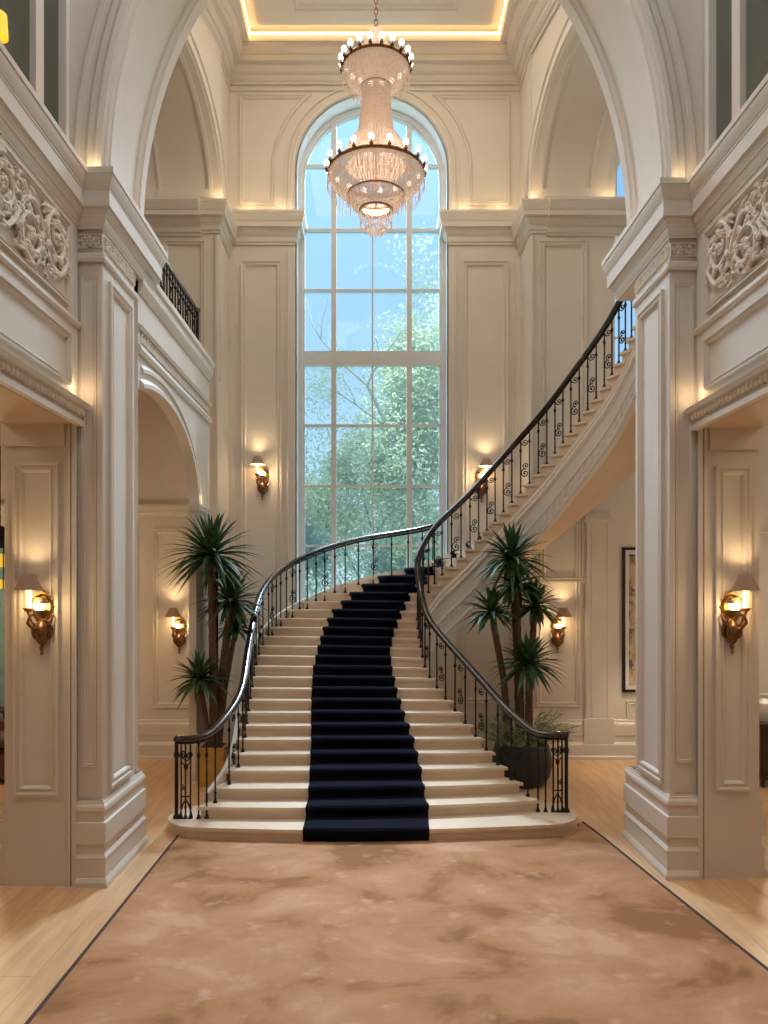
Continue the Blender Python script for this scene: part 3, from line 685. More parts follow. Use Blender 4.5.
for i in range(1, NS + 1):
    b = MB(); z = RISE * i
    if i == 1:
        b.prism(step1_outline(-.03), 0.0, .115, flat); b.prism(step1_outline(0), .115, .16, flat)
    else:
        fr = [k / M_ for k in range(M_ + 1)]
        nx = min(i + 1, 47)
        # tread slab with nosing, overhanging the sides a little
        def rowt(off, base, ov):
            L = []
            for t in fr:
                p = line(base, t) + fwd(base, t) * off
                if t == 0: p = p + (O(base) - I(base)).normalized() * ov
                if t == 1: p = p + (I(base) - O(base)).normalized() * ov
                L.append(p)
            return L
        A = rowt(.035, i, .035); B = rowt(-.06 if nx > i else 0, nx, .035)
        poly = [tuple(p) for p in A] + [tuple(p) for p in B[::-1]]
        b.prism(poly, z - .042, z, flat)
        A = rowt(0, i, 0); B = rowt(-.05, nx, 0); poly = [tuple(p) for p in A] + [tuple(p) for p in B[::-1]]
        b.prism(poly, max(0, z - (.16 if i < 3 else .34)), z - .042, flat)
    b.build('step', STONE, stair, smooth=False)
# body: stringers and soffit
T_ = 1.18
S_ = np.linspace(2.2, 46.6, 150)
def zs_top(s): return RISE * s - .22
def zs_bot(s): return max(0.0, RISE * s - T_)
st = MB()
st.quadstrip([[(*I(s), zs_top(s)) for s in S_], [(*I(s), zs_bot(s)) for s in S_]])
inn = lambda s, d: I(s) + ((I(s + .05) - I(s - .05)).normalized().orthogonal() * -1 if False else Vector(((I(s + .05) - I(s - .05)).y, -(I(s + .05) - I(s - .05)).x)).normalized()) * d
# inner mouldings: (z above the soffit line, thickness)
SU = np.linspace(8.5, 46.6, 130)
def band(mb, z0f, prof, SS=SU): mb.quadstrip([[(*inn(s, o), z0f(s) + h) for s in SS] for o, h in prof])
band(st, zs_bot, [(0, .34), (.03, .34), (.045, .31), (.03, .28), (.03, .06), (.06, .04), (.07, 0.0), (.05, -.04), (-.05, -.05), (-.05, .1)])
st.build('stringer', PAINT, stair)
st = MB(); band(st, lambda s: RISE * s, [(0, -.34), (.03, -.36), (.045, -.40), (.03, -.45), (.045, -.50), (.02, -.56), (0, -.58)]); st.build('stringer_moulding', PLASTER, stair)
fk = MB()
Lk = 0; s = 9.0; ks = [9.0]
while s < 46.3:
    e = s
    while (I(e) - I(s)).length + abs(e - s) * .10 < .20 and e < 46.6: e += .02
    s = e; ks.append(s)
for a, b_ in zip(ks[:-1], ks[1:]):
    def pt(u, v): s = lerp(a, b_, u); return (*inn(s, .034), zs_bot(s) + .075 + .19 * v)
    fk.tube([pt(0, 0), pt(0, 1), pt(.78, 1), pt(.78, .3), pt(.35, .3), pt(.35, .65)], .012, 4); fk.tube([pt(0, 0), pt(1, 0)], .012, 4)
fk.build('fret_band', PLASTER, stair)
st = MB(); st.quadstrip([[(*O(s), zs_top(s)) for s in S_], [(*O(s), zs_bot(s)) for s in S_]])
# sloping string that shows as a thin white edge on the outer side
outn = lambda s, d: O(s) - Vector(((O(s + .05) - O(s - .05)).y, -(O(s + .05) - O(s - .05)).x)).normalized() * d
SL = np.linspace(2.6, 26, 80)
st.quadstrip([[(*outn(s, .03), zs_top(s) - .1) for s in SL], [(*outn(s, .03), RISE * s + .03) for s in SL], [(*outn(s, .085), RISE * s + .03) for s in SL], [(*outn(s, .085), zs_top(s) - .3) for s in SL]])
st.build('stringer', PAINT, stair)
st = MB(); st.quadstrip([[(*O(s).lerp(I(s), t), zs_bot(s)) for s in np.linspace(7.3, 46.6, 120)] for t in np.linspace(0, 1, 6)]); st.build('soffit', PAINT_SHADED, stair)

# ---- carpet runner
rn = MB()
LPX = ([2, 3, 4, 6, 8, 10, 12, 14, 16, 18, 20, 21, 22, 23], [306, 308.5, 309.5, 311, 311, 311.5, 313, 318, 324, 334, 352, 364, 380, 396])
RPX = ([2, 3, 4, 6, 8, 10, 12, 14, 16, 18, 20], [428, 424, 421, 413.5, 404, 396.5, 392, 390, 394, 402, 411])
def solve(i, px):
    a, b = 0.0, 1.0
    for _ in range(30):
        m = (a + b) / 2; p = line(i, m)
        if CX + F * p.x / p.y < px: a = m
        else: b = m
    return a
fcache = {}
def fl_(i):
    if ('l', i) not in fcache: fcache['l', i] = solve(i, float(np.interp(i, *LPX))) if i <= 23 else float(np.interp(i, [23, 25], [.33, .14]))
    return fcache['l', i]
def fr_r(i):
    if ('r', i) not in fcache: fcache['r', i] = solve(i, float(np.interp(i, *RPX))) if i <= 20 else float(np.interp(i, [21, 22, 23, 24, 25, 30], [.86, .86, .74, .50, .40, .40]))
    return fcache['r', i]
rows = []; TT = 5
def rrow(i, off, z):
    r = []
    for k in range(TT):
        t = lerp(fl_(i), fr_r(i), k / (TT - 1)); p = line(i, t) + fwd(min(i, 46), t) * off; r.append((p.x, p.y, z))
    return r
for i in range(1, 36):
    z = RISE * i
    o1 = .012 if i > 1 else .03
    if i == 1:
        def r1(off, zz):
            r = []
            for k in range(TT):
                x = lerp(-.945, .690, k / (TT - 1)); t = (x + 2.28) / 4.50; y = lerp(10.04, 10.16, t) - .16 * math.sin(PI * t); r.append((x, y - off, zz))
            return r
        rows += [r1(-.02, .012), r1(-.02, .10), r1(.012, .13), r1(.014, .155), r1(-.005, .174), r1(-.08, .174)]
    else: rows += [rrow(i, .012, z - RISE + .014), rrow(i, .014, z - .06), rrow(i, .048, z - .03), rrow(i, .050, z - .005), rrow(i, .03, z + .014), rrow(i, -.06, z + .014)]
rn.quadstrip(rows)
bk = []
runner = rn.build('stair_runner', NAVY, loc=(0, 10, 0)); tag(runner, 'dark navy carpet runner climbing the middle of the staircase', 'carpet runner')
sm = runner.modifiers.new('thick', 'SOLIDIFY'); sm.thickness = .012; sm.offset = 1

# ---- railings
RH = .90
def spiral(mb, c, mp, r0, turns, a0, rad=.008, sgn=1, n=22):
    pts = []
    for k in range(n + 1):
        t = k / n; r = r0 * (1 - .82 * t); a = a0 + sgn * turns * 2 * PI * t; pts.append(mp(c[0] + r * math.cos(a), c[1] + r * math.sin(a)))
    mb.tube(pts, rad, 5); mb.ball(pts[-1], rad * 1.9, 6)
    return pts[0]
def baluster(mb, x, y, z0, z1, r=.0125, knob=True):
    mb.tube([(x, y, z0), (x, y, z1)], r, 6)
    mb.lathe([(.034, 0), (.034, .012), (.024, .022), (.016, .05), (.012, .06)], 8, (x, y, z0))
    if knob:
        h = z1 - z0
        mb.lathe([(.011, -.04), (.02, -.02), (.026, 0), (.02, .02), (.011, .04)], 8, (x, y, lerp(z0, z1, .82)))
        mb.lathe([(.011, -.02), (.019, 0), (.011, .02)], 8, (x, y, lerp(z0, z1, .14)))
def make_rail(label, posf, s0, s1, tail, end_tail, rot):
    rh = (lambda s: float(np.interp(s, [0, 16, 20, 22, 24], [RH, RH, .84, .78, .66]))) if rot < 0 else (lambda s: float(np.interp(s, [0, 12, 20, 46], [.86, .86, .90, .84])))
    RHs = rh(s0)
    root = thing('stair_railing', label, 'railing', (posf(s0).x, posf(s0).y, 0))
    # handrail
    path = []
    for p in tail: path.append(p)
    for s in np.arange(s0, s1 + .01, .25):
        q = posf(s); path.append((q.x, q.y, RISE * s + rh(s) + .04))
    for p in end_tail: path.append(p)
    path = [Vector(p) for p in path]
    for it in range(3):                                         # soften the joint with the volute
        path = [path[0]] + [(path[k - 1] + path[k] * 2 + path[k + 1]) / 4 for k in range(1, len(path) - 1)] + [path[-1]]
    h = MB(); h.tube(path, .062, 12, flat=.78, up=(0, 0, 1)); h.build('handrail', RAILWOOD, root)
    h = MB(); h.tube([p - Vector((0, 0, .058)) for p in path], .016, 6); h.build('under_rail', IRON, root)
    k = 0
    for i in range(int(s0), int(s1)):
        if rot < 0 and i >= 15:
            q = posf(i + .98); b = MB(); baluster(b, q.x, q.y, RISE * i, RISE * (i + .98) + rh(i + .98) - .03); b.build('baluster', IRON, root)
        s = i + .5; q = posf(s); b = MB()
        baluster(b, q.x, q.y, RISE * i, RISE * s + rh(s) - .03); b.build('baluster', IRON, root)
        if k % 2 == 1 and i + 1 < s1:
            q2 = posf(s + 1); d = Vector((q2.x - q.x, q2.y - q.y)); L = d.length; mid = (q + q2) / 2
            zb = RISE * (i + 1)
            def mp(u, v, q=q, d=d, zb=zb, L=L): return (q.x + d.x * (.5 + u / max(L, .12)), q.y + d.y * (.5 + u / max(L, .12)), zb + v)
            sc = MB(); r_ = min(.5 * L, .085) if L > .1 else .05
            spiral(sc, (0, .20), mp, r_, 1.4, PI / 2, .010); spiral(sc, (r_ * .2, .20 + r_ * 1.6), mp, r_ * .75, 1.3, -PI / 2, .009, -1)
            sc.tube([mp(0, .20 + r_), mp(r_ * .2, .20 + r_ * .85)], .009, 5)
            up = MB(); spiral(up, (0, rh(i + 1) - .13), mp, r_ * .8, 1.3, PI, .009); up.build('scroll', IRON, root)
            if False: sc.tube([mp(0, .30), mp(r_ * .5, .42), mp(-r_ * .4, .58), mp(0, .72)], .007, 5)
            sc.build('scroll', IRON, root)
        k += 1
    # newel cluster on the bottom step
    nx, ny, nz = tail[0]
    side = -1 if rot < 0 else 1
    n = MB(); n.tube([(nx, ny, .16), (nx, ny, nz - .03)], .026, 8); n.lathe([(.05, 0), (.05, .02), (.032, .05)], 10, (nx, ny, .16)); n.lathe([(.026, -.05), (.04, 0), (.026, .05)], 10, (nx, ny, nz - .22)); n.build('newel', IRON, root)
    cx, cy = tail[2][0], tail[2][1]
    xs = [lerp(nx, posf(s0).x, t) for t in (.16, .30, .46, .72, .98)]; ys = [lerp(ny, posf(s0).y, t) - .02 for t in (.16, .30, .46, .72, .98)]
    for x, y in zip(xs, ys):
        b = MB(); baluster(b, x, y, .16, RISE * s0 + RH - .0 - .04 + .02); b.build('baluster', IRON, root)
    sc = MB(); x0, y0, x1, y1 = xs[0], ys[0], xs[2], ys[2]
    mp = lambda u, v: (lerp(x0, x1, u), lerp(y0, y1, u), .16 + v)
    sc.tube([mp(-.2, .02), mp(.2, .20), mp(.5, .26), mp(.8, .20), mp(1.2, .02)], .011, 6); sc.tube([mp(.1, .30), mp(.9, .30)], .01, 6)
    L_ = Vector((x1 - x0, y1 - y0)).length
    mpl = lambda u, v: (lerp(x0, x1, .5 + u / L_), lerp(y0, y1, .5 + u / L_), .16 + v)
    spiral(sc, (-.05, .88), mpl, .05, 1.3, -PI / 2, .009); spiral(sc, (.06, .86), mpl, .05, 1.3, -PI / 2, .009, -1); sc.ball(mpl(0, .70), .03, 8, 1.6); spiral(sc, (-.03, .42), mpl, .04, 1.2, PI / 2, .008)
    sc.tube([mpl(0, .26), mpl(0, .80)], .009, 5); sc.tube([mpl(-.05, .83), mpl(0, .78), mpl(.06, .81)], .009, 5)
    sc.tube([mpl(-.07, .78), mpl(0, .70), mpl(.07, .78)], .009, 6)
    sc.build('scroll', IRON, root)
    return root
def inset(P, Q, d):
    return lambda s: P(s) + (Q(s) - P(s)).normalized() * d
posO = inset(O, I, .09); posI = inset(I, O, .0)
qO, qI = posO(2.0), posI(2.0)
zr = RISE * 2 + RH + .04 - .02
tailO = [(-2.70, 10.50, zr), (-2.69, 10.42, zr), (-2.64, 10.38, zr), (-2.56, 10.38, zr), (-2.46, 10.40, zr)]
tailI = [(2.62, 10.82, zr), (2.63, 10.74, zr), (2.58, 10.70, zr), (2.50, 10.71, zr), (2.38, 10.75, zr)]
tailO = [(-2.71, 10.46, zr), (-2.68, 10.42, zr), (-2.62, 10.41, zr), (-2.54, 10.42, zr), (-2.44, 10.44, zr)]
tailI = [(2.66, 10.76, zr), (2.63, 10.73, zr), (2.58, 10.72, zr), (2.50, 10.74, zr), (2.38, 10.77, zr)]
make_rail('outer stair railing with dark handrail, on the left and passing the window', posO, 2, 24, tailO, [], -1)
make_rail('inner stair railing with dark handrail, rising to the right past the potted palm', posI, 2, 46, tailI, [], 1)

# ---- rug
so = [p for p in step1_outline(.015)]
# front part of the outline, from leftmost to rightmost
left_i = min(range(len(so)), key=lambda k: so[k][0]); right_i = max(range(len(so)), key=lambda k: so[k][0])
front = so[left_i:right_i + 1]
rug_poly = [(-2.615, -1.5)] + [(3.40, -1.5), (3.40, 6.2)] + [(3.14, 8.6), (2.99, 10.1), (2.90, 10.80)] + [p for p in front[::-1] if p[0] > -2.60] + [(-2.615, 10.32)]
rg = MB(); rg.prism(rug_poly, 0.0, .012, flat)
rug = thing('rug', 'large faded terracotta rug with thin dark edge on the hall floor', 'rug', (0, 4, 0))
rg.build('pile', RUG, rug, smooth=False)
be = MB(); be.mould([(-2.60, 10.28), (-2.60, -1.5)], [(-.03, 0), (-.03, .018), (.0, .018), (.0, 0)], lambda u, v, h: (u, v, h)); be.mould([(3.38, -1.5), (3.38, 6.2), (3.12, 8.6), (2.97, 10.1), (2.88, 10.78)], [(-.03, 0), (-.03, .018), (0, .018), (0, 0)], flat)
be.build('edge_binding', RUGB, rug)

# ---- balcony railing
XG = -3.12
bal = thing('balcony_railing', 'short black iron railing on the upper left balcony ledge', 'railing', (XG, 11.5, 7.42))
h = MB(); h.tube([(XG, 9.98, 8.12), (XG, 13.44, 8.12)], .045, 10, flat=.8, up=(0, 0, 1)); h.build('handrail', RAILWOOD, bal)
h = MB(); h.tube([(XG, 9.98, 7.50), (XG, 13.44, 7.50)], .014, 6); h.tube([(XG, 9.98, 7.98), (XG, 13.44, 7.98)], .012, 6); h.build('cross_rail', IRON, bal)
for k in range(21):
    y = 10.05 + k * .16; b = MB(); baluster(b, XG, y, 7.42, 8.09, .014); b.build('baluster', IRON, bal)
    if k % 3 == 1:
        sc = MB(); mp = lambda u, v, y=y: (XG, y + .08 + u, 7.42 + v); spiral(sc, (0, .25), mp, .07, 1.4, PI / 2); spiral(sc, (0, .42), mp, .06, 1.4, -PI / 2, .008, -1); sc.build('scroll', IRON, bal)
b = MB(); b.tube([(XG, 13.46, 7.42), (XG, 13.46, 8.10)], .032, 8); b.ball((XG, 13.46, 8.15), .05, 10); b.build('newel', IRON, bal)

# ================================================================== WALL SCONCES
def make_sconce(label, loc, side, energy=9):
    t = thing('wall_sconce', label, 'wall lamp', loc, 0, 'bronze wall sconces')
    B = lambda mb, n, m, par=t: mb.build(n, m, par, world=False)
    p = MB()
    ov = [(.115 * math.cos(a), .17 * math.sin(a)) for a in np.linspace(0, 2 * PI, 29)[:-1]]
    p.prism(ov, -.018, 0, lambda u, v, w: (u, w, v))
    p.mould(ov, [(0, .018), (0, .035), (.02, .045), (.035, .03), (.045, .018)], lambda u, v, h: (u, -h, v), closed=True)
    for a in np.linspace(0, 2 * PI, 13)[:-1]: p.ball((.118 * math.cos(a), -.02, .172 * math.sin(a)), .018, 6)
    B(p, 'backplate', BRASS)
    s_ = MB()
    for q in (-1, 1):
        pts = [(q * .02, -.03, -.14)] + [(q * (.055 + .045 * math.cos(a)), -.045, -.27 + .075 * math.sin(a)) for a in np.linspace(PI * .7, -PI * .9, 14)]
        s_.tube(pts, list(np.linspace(.026, .014, len(pts))), 7); s_.ball(pts[-1], .022, 8)
        s_.tube([(q * .03, -.05, -.22), (q * .10, -.07, -.17), (q * .125, -.07, -.10), (q * .095, -.065, -.085)], [.02, .016, .011, .014], 6)
    s_.lathe([(.003, -.53), (.016, -.515), (.020, -.50), (.010, -.48), (.024, -.455), (.028, -.44), (.012, -.42), (.030, -.40), (.062, -.35), (.078, -.28), (.072, -.22), (.045, -.17), (.02, -.14)], 14, (0, -.055, 0))
    for k in range(7):
        a = 2 * PI * k / 7; s_.tube([(.03 * math.cos(a), -.055 + .03 * math.sin(a), -.40), (.08 * math.cos(a), -.055 + .08 * math.sin(a), -.30), (.075 * math.cos(a), -.055 + .075 * math.sin(a), -.21)], [.008, .014, .008], 5)
    B(s_, 'scroll_body', BRONZE)
    a_ = MB(); x = side * .085
    a_.tube([(0, -.06, -.22), (side * .06, -.13, -.24), (side * .10, -.18, -.17), (side * .07, -.19, -.10), (side * .08, -.19, -.05), (x, -.19, -.03)], [.024, .022, .018, .016, .018, .016], 8)
    a_.lathe([(.012, -.045), (.03, -.035), (.052, -.012), (.058, 0), (.05, .004), (.02, .006)], 14, (x, -.19, -.01)); a_.ball((x, -.19, -.06), .02, 8)
    B(a_, 'arm', BRONZE)
    c = MB(); c.lathe([(.001, 0), (.036, 0), (.036, .03), (.030, .04), (.030, .19), (.001, .19)], 14, (x, -.19, 0)); B(c, 'candle_sleeve', CANDLE)
    c = MB(); c.ball((x, -.19, .225), .032, 10, 1.25); B(c, 'bulb', BULB)
    sh = MB(); sh.lathe([(.150, .185), (.143, .20), (.105, .275), (.068, .355), (.064, .36)], 28, (x, -.19, 0)); so_ = B(sh, 'lamp_shade', SHADE)
    sh = MB(); sh.lathe([(.146, .19), (.10, .272), (.064, .350), (.02, .352)], 28, (x, -.19, 0)); B(sh, 'shade_lining', SHADEIN, so_)
    g = MB(); g.ball((0, -.11, .015), .062, 14); gg = B(g, 'globe', BULB)
    k_ = MB(); k_.lathe([(.02, -.08), (.035, -.06), (.07, -.04), (.072, -.03), (.03, -.045)], 14, (0, -.11, .0)); k_.lathe([(.06, .05), (.075, .075), (.05, .10), (.065, .105), (.088, .07), (.078, .04)], 14, (0, -.11, 0)); B(k_, 'globe_holder', BRASS)
    return t
def sc_light(loc, side, e):
    lamp('POINT', (loc[0], loc[1] - .24, loc[2] + .02), e, WARM, .06)
    lamp('SPOT', (loc[0] + side * .085, loc[1] - .19, loc[2] + .37), e * 1.6, WARM, .05, (PI, 0, 0), spot=2.3)
    lamp('SPOT', (loc[0] + side * .085, loc[1] - .19, loc[2] + .17), e * .7, WARM, .05, (0, 0, 0), spot=2.1)
SC = [((44, 607), PL['yf'] - .02, -1, 'bronze wall sconce glowing on the near left pillar', 6),
      ((730, 607), PR['yf'] - .02, 1, 'bronze wall sconce glowing on the near right pillar', 6),
      ((180, 626), YS, -1, 'bronze wall sconce on the lower left wall behind the left potted palm', 8),
      ((557, 626), YS, 1, 'bronze wall sconce on the lower right wall beside the right potted palm', 8),
      ((263, 475), YB, -1, 'bronze wall sconce high on the wall left of the tall window', 9),
      ((481, 477), YB, 1, 'bronze wall sconce right of the window, partly behind the stair handrail', 9)]
protos = {}
for (px, py), y, side, lb, e in SC:
    loc = at(px, py, y)
    if side not in protos: protos[side] = make_sconce(lb, loc, side)
    else: dup(protos[side], loc, 0, lb)
    sc_light(loc, side, e)

# ================================================================== CHANDELIER
CYD = 12.3; cz = lambda py: EH + (CY - py) * CYD / F
ch = thing('chandelier', 'tall two-tier crystal chandelier hanging before the arched window', 'chandelier', (0, CYD, 8.95))
def cl(mb, prof, n=32): mb.lathe(prof, n, (0, CYD, 0))
# chain
c = MB(); z = cz(26); k = 0
while z < TZ - .02:
    M = Matrix.Rotation(PI / 2 * (k % 2), 4, 'Z')
    c.tube([tuple((M @ Vector((.028 * math.cos(a), 0, .055 * math.sin(a)))) + Vector((0, CYD, z + .055))) for a in np.linspace(0, 2 * PI, 11)[:-1]], .009, 5, closed=True)
    z += .088; k += 1
c.build('chain', BRONZE, ch)
c = MB(); cl(c, [(.001, TZ), (.14, TZ), (.14, TZ - .03), (.05, TZ - .10), (.001, TZ - .12)]); c.build('ceiling_rose', BRASS, ch)
c = MB(); c.tube([(0, CYD, 9.35), (0, CYD, cz(26))], .016, 8)
cl(c, [(.02, 10.2), (.05, 10.25), (.07, 10.35), (.04, 10.45), (.06, 10.6), (.02, 10.7)], 16); c.build('stem', BRASS, ch)
Z1, R1, Z2, R2 = cz(68), .53, cz(173), .76
def ring(zc, r, nm, th=.022):
    c = MB(); cl(c, [(r - .03, zc - th), (r + .012, zc - th), (r + .02, zc), (r + .012, zc + th), (r - .03, zc + th), (r - .03, zc - th)], 48); c.build(nm, BRONZE, ch)
ring(Z1, R1, 'ring'); ring(Z2, R2, 'ring'); ring(cz(86), .215, 'ring', .014); ring(cz(195), .44, 'ring', .014); ring(cz(210), .25, 'ring', .012)
def strands(mb, prof, n, bead=.012, step=.032):
    # prof [(r,z)...] dense polyline
    P = [Vector((r, z)) for r, z in prof]; L = [0]
    for a, b in zip(P[:-1], P[1:]): L.append(L[-1] + (b - a).length)
    m = max(2, int(L[-1] / step)); rs = np.interp(np.linspace(0, L[-1], m), L, [p.x for p in P]); zz = np.interp(np.linspace(0, L[-1], m), L, [p.y for p in P])
    for k in range(n):
        a = 2 * PI * k / n
        for r, z in zip(rs, zz): mb.octa((r * math.cos(a), CYD + r * math.sin(a), z), bead, bead * 1.25)
def tier(nm, prof, n, bead=.012, step=.034, veil=True):
    c = MB(); strands(c, prof, n, bead, step); o = c.build(nm, CRYSTAL, ch, smooth=False)
    if veil:
        v = MB(); cl(v, [(max(.01, r - .012), z) for r, z in prof], 40); v.build('crystal_veil', VEIL, o)
tier('crystal_crown', [(.03, cz(29)), (.12, cz(34)), (.19, cz(44)), (.21, cz(56))], 30)
tier('crystal_bowl', [(R1, Z1), (.515, cz(74)), (.43, cz(82)), (.30, cz(86)), (.215, cz(87))], 60)
tier('crystal_column', [(.215, cz(86)), (.22, cz(98)), (.245, cz(114)), (.285, cz(134)), (.40, cz(142)), (.46, cz(150)), (.48, cz(168))], 60, .013)
tier('crystal_bowl', [(R2, Z2), (.735, cz(181)), (.65, cz(188)), (.52, cz(194)), (.44, cz(196))], 76)
tier('crystal_bowl', [(.44, cz(196)), (.42, cz(202)), (.33, cz(208)), (.25, cz(211))], 48)
c = MB()
for r, z0, ln, n in ((R1 + .01, Z1 - .03, .30, 40), (R1 - .05, Z1 - .10, .30, 40), (R2 + .015, Z2 - .03, .32, 60), (R2 - .06, Z2 - .15, .34, 52), (.45, cz(196), .18, 36)):
    for k in range(n):
        a = 2 * PI * (k + .5) / n; l = ln * R.uniform(.8, 1.1)
        x, y = r * math.cos(a), CYD + r * math.sin(a)
        for q in range(3): c.octa((x, y, z0 - l * .16 * q - .02), .009, .014)
        c.octa((x, y, z0 - l * .55), .010, .03, l * .42)
c.build('crystal_fringe', CRYSTAL, ch, smooth=False)
c = MB()
for r, z0, ln, n in ((.25, cz(210), .30, 30), (.17, cz(213), .32, 22), (.10, cz(220), .26, 12)):
    for k in range(n):
        a = 2 * PI * k / n; x, y = r * math.cos(a), CYD + r * math.sin(a)
        for q in range(5): c.octa((x, y, z0 - ln * .14 * q), .011, .018)
        c.octa((x, y, z0 - ln * .75), .013, .03, ln * .25)
c.build('crystal_drop', CRYSTAL, ch, smooth=False)
def candles(r, zc, n, ph):
    for k in range(n):
        a = 2 * PI * (k + ph) / n; x, y = r * math.cos(a), CYD + r * math.sin(a)
        c = MB(); c.lathe([(.006, -.05), (.012, -.04), (.018, -.01), (.032, .008), (.028, .014), (.016, .018), (.016, .06), (.001, .06)], 10, (x, y, zc + .02))
        o = c.build('candle_cup', BRONZE, ch)
        b = MB(); b.ball((x, y, zc + .125), .044, 10, 1.15); b.build('bulb', CBULB, o)
candles(R1 + .03, Z1, 20, .5); candles(R2 + .03, Z2, 18, .25)

# ================================================================== PLANTS
def crown(mb, c, rad, n, rng, droop=1.7, wid=.050):
    c = Vector(c)
    for k in range(n):
        u = (k + .5) / n
        el = math.radians(lerp(86, -32, u ** .85)) + rng.uniform(-.12, .12); az = k * 2.39996 + rng.uniform(-.25, .25)
        L = rad * rng.uniform(.86, 1.1) * (1.0 if el > -.1 else .9)
        d = Vector((math.cos(az) * math.cos(el), math.sin(az) * math.cos(el), math.sin(el)))
        side = d.cross(Vector((0, 0, 1)));
        if side.length < .05: side = Vector((1, 0, 0))
        side.normalize(); nrm = side.cross(d).normalized()
        rows = []
        for t in (0, .2, .45, .7, .88, 1):
            p = c + d * (.03 + L * t) + Vector((0, 0, -1)) * (droop * .22 * L * t ** 2.2 * (1 - .5 * abs(math.sin(el))))
            w_ = wid * (.55 + 1.1 * t * (1 - t) * 1.6) * (1 - t ** 3) + .001
            rows.append([p - side * w_ + nrm * w_ * .35, p, p + side * w_ + nrm * w_ * .35])
        mb.quadstrip(rows)
def trunk(mb, pts, r0, r1):
    P = [Vector(p) for p in pts]; n = 26; path = []; rad = []
    for k in range(n + 1):
        t = k / n * (len(P) - 1); i = min(int(t), len(P) - 2); q = P[i].lerp(P[i + 1], t - i); path.append(q); rad.append(lerp(r0, r1, k / n) * (1 + .10 * (k % 2)))
    mb.tube(path, rad, 9)
# left palm
PY = 12.95
pl = thing('potted_yucca', 'potted yucca palm in square ochre planter, left of the stairs', 'plant', (-2.74, PY, 0))
b = MB(); sq = lambda s: [(-2.74 - s, PY - s), (-2.74 + s, PY - s), (-2.74 + s, PY + s), (-2.74 - s, PY + s)]
b.prism(sq(.215), 0, .64, flat); b.mould(sq(.215), [(-.012, .58), (-.012, .645), (.03, .645), (.03, .60)], flat, closed=True); b.build('planter', OCHRE, pl, smooth=False)
b = MB(); b.prism(sq(.18), .60, .648, flat); b.build('soil', SOIL, pl)
rg_ = random.Random(3)
HL = [((211, 556), PY, .90, 110, (-2.72, PY)), ((231, 602), PY + .25, .72, 80, (-2.68, PY + .08)), ((199, 680), PY - .08, .62, 64, (-2.80, PY - .05)), ((236, 628), PY + .30, .40, 46, (-2.66, PY + .10))]
for (px, py), y, rad, n, base in HL:
    h = at(px, py, y); m = MB(); trunk(m, [(base[0], base[1], .6), (lerp(base[0], h.x, .35), lerp(base[1], y, .4), lerp(.6, h.z, .5)), (h.x, h.y, h.z + .02)], .075 if rad > .7 else .045, .06 if rad > .7 else .04); m.build('trunk', BARK, pl)
    m = MB(); crown(m, h, rad, n, rg_); m.build('leaf_crown', LEAF, pl)
# right palm
PX, PY2 = 2.46, 12.98
pr = thing('potted_yucca', 'potted yucca palm with several crowns in round charcoal planter, right of the stairs', 'plant', (PX, PY2, 0))
b = MB(); b.lathe([(.001, 0), (.30, 0), (.40, .04), (.47, .16), (.50, .32), (.49, .48), (.46, .62), (.44, .68), (.42, .69), (.40, .66), (.39, .60), (.001, .60)], 36, (PX, PY2, 0)); b.build('planter', BLACKPOT, pr)
b = MB(); b.lathe([(.001, .63), (.25, .63), (.40, .60)], 30, (PX, PY2, 0)); b.build('soil', SOIL, pr)
HR = [((512, 559), PY2 + .05, .74, 84, (2.44, PY2 + .05), .06), ((516, 585), PY2 - .05, .62, 64, (2.44, PY2 - .05), .05), ((491, 612), PY2 - .10, .58, 64, (2.24, PY2 - .05), .05), ((535, 607), PY2 + .12, .58, 60, (2.58, PY2 + .10), .05), ((529, 664), PY2 - .15, .68, 72, (2.56, PY2 - .12), .055)]
for (px, py), y, rad, n, base, tr in HR:
    h = at(px, py, y); m = MB(); trunk(m, [(base[0], base[1], .58), (lerp(base[0], h.x, .3), lerp(base[1], y, .4), lerp(.6, h.z, .5)), (h.x, h.y, h.z + .02)], tr * 1.2, tr); m.build('trunk', BARK, pr)
    m = MB(); crown(m, h, rad, n, rg_); m.build('leaf_crown', LEAF, pr)
fe = MB(); rf = random.Random(5)
for k in range(110):
    a = rf.uniform(0, 2 * PI); l = rf.uniform(.45, .85); e = rf.uniform(.5, 1.4)
    base = Vector((PX + .25 * math.cos(a), PY2 - .02 + .25 * math.sin(a), .62)); d = Vector((math.cos(a) * math.cos(e), math.sin(a) * math.cos(e), math.sin(e)))
    pts = [base + d * l * t + Vector((math.cos(a), math.sin(a), -1.0)) * (.22 * l * t * t) for t in (0, .25, .5, .75, 1)]
    fe.tube(pts, [.004, .0035, .003, .0025, .001], 3)
    for q in range(22):
        t = .25 + .75 * q / 22; i = min(3, int(t * 4)); p = pts[i].lerp(pts[i + 1], t * 4 - i); sd = Vector((rf.uniform(-1, 1), rf.uniform(-1, 1), rf.uniform(-.3, .8))).normalized() * rf.uniform(.05, .11); w_ = sd.orthogonal().normalized() * .007
        fe.poly([p - w_, p + w_, p + sd])
o = fe.build('asparagus_fern', FERN, loc=(PX, PY2, .62), smooth=False); tag(o, 'pale feathery fern filling the round charcoal planter below the yucca trunks', 'plant')

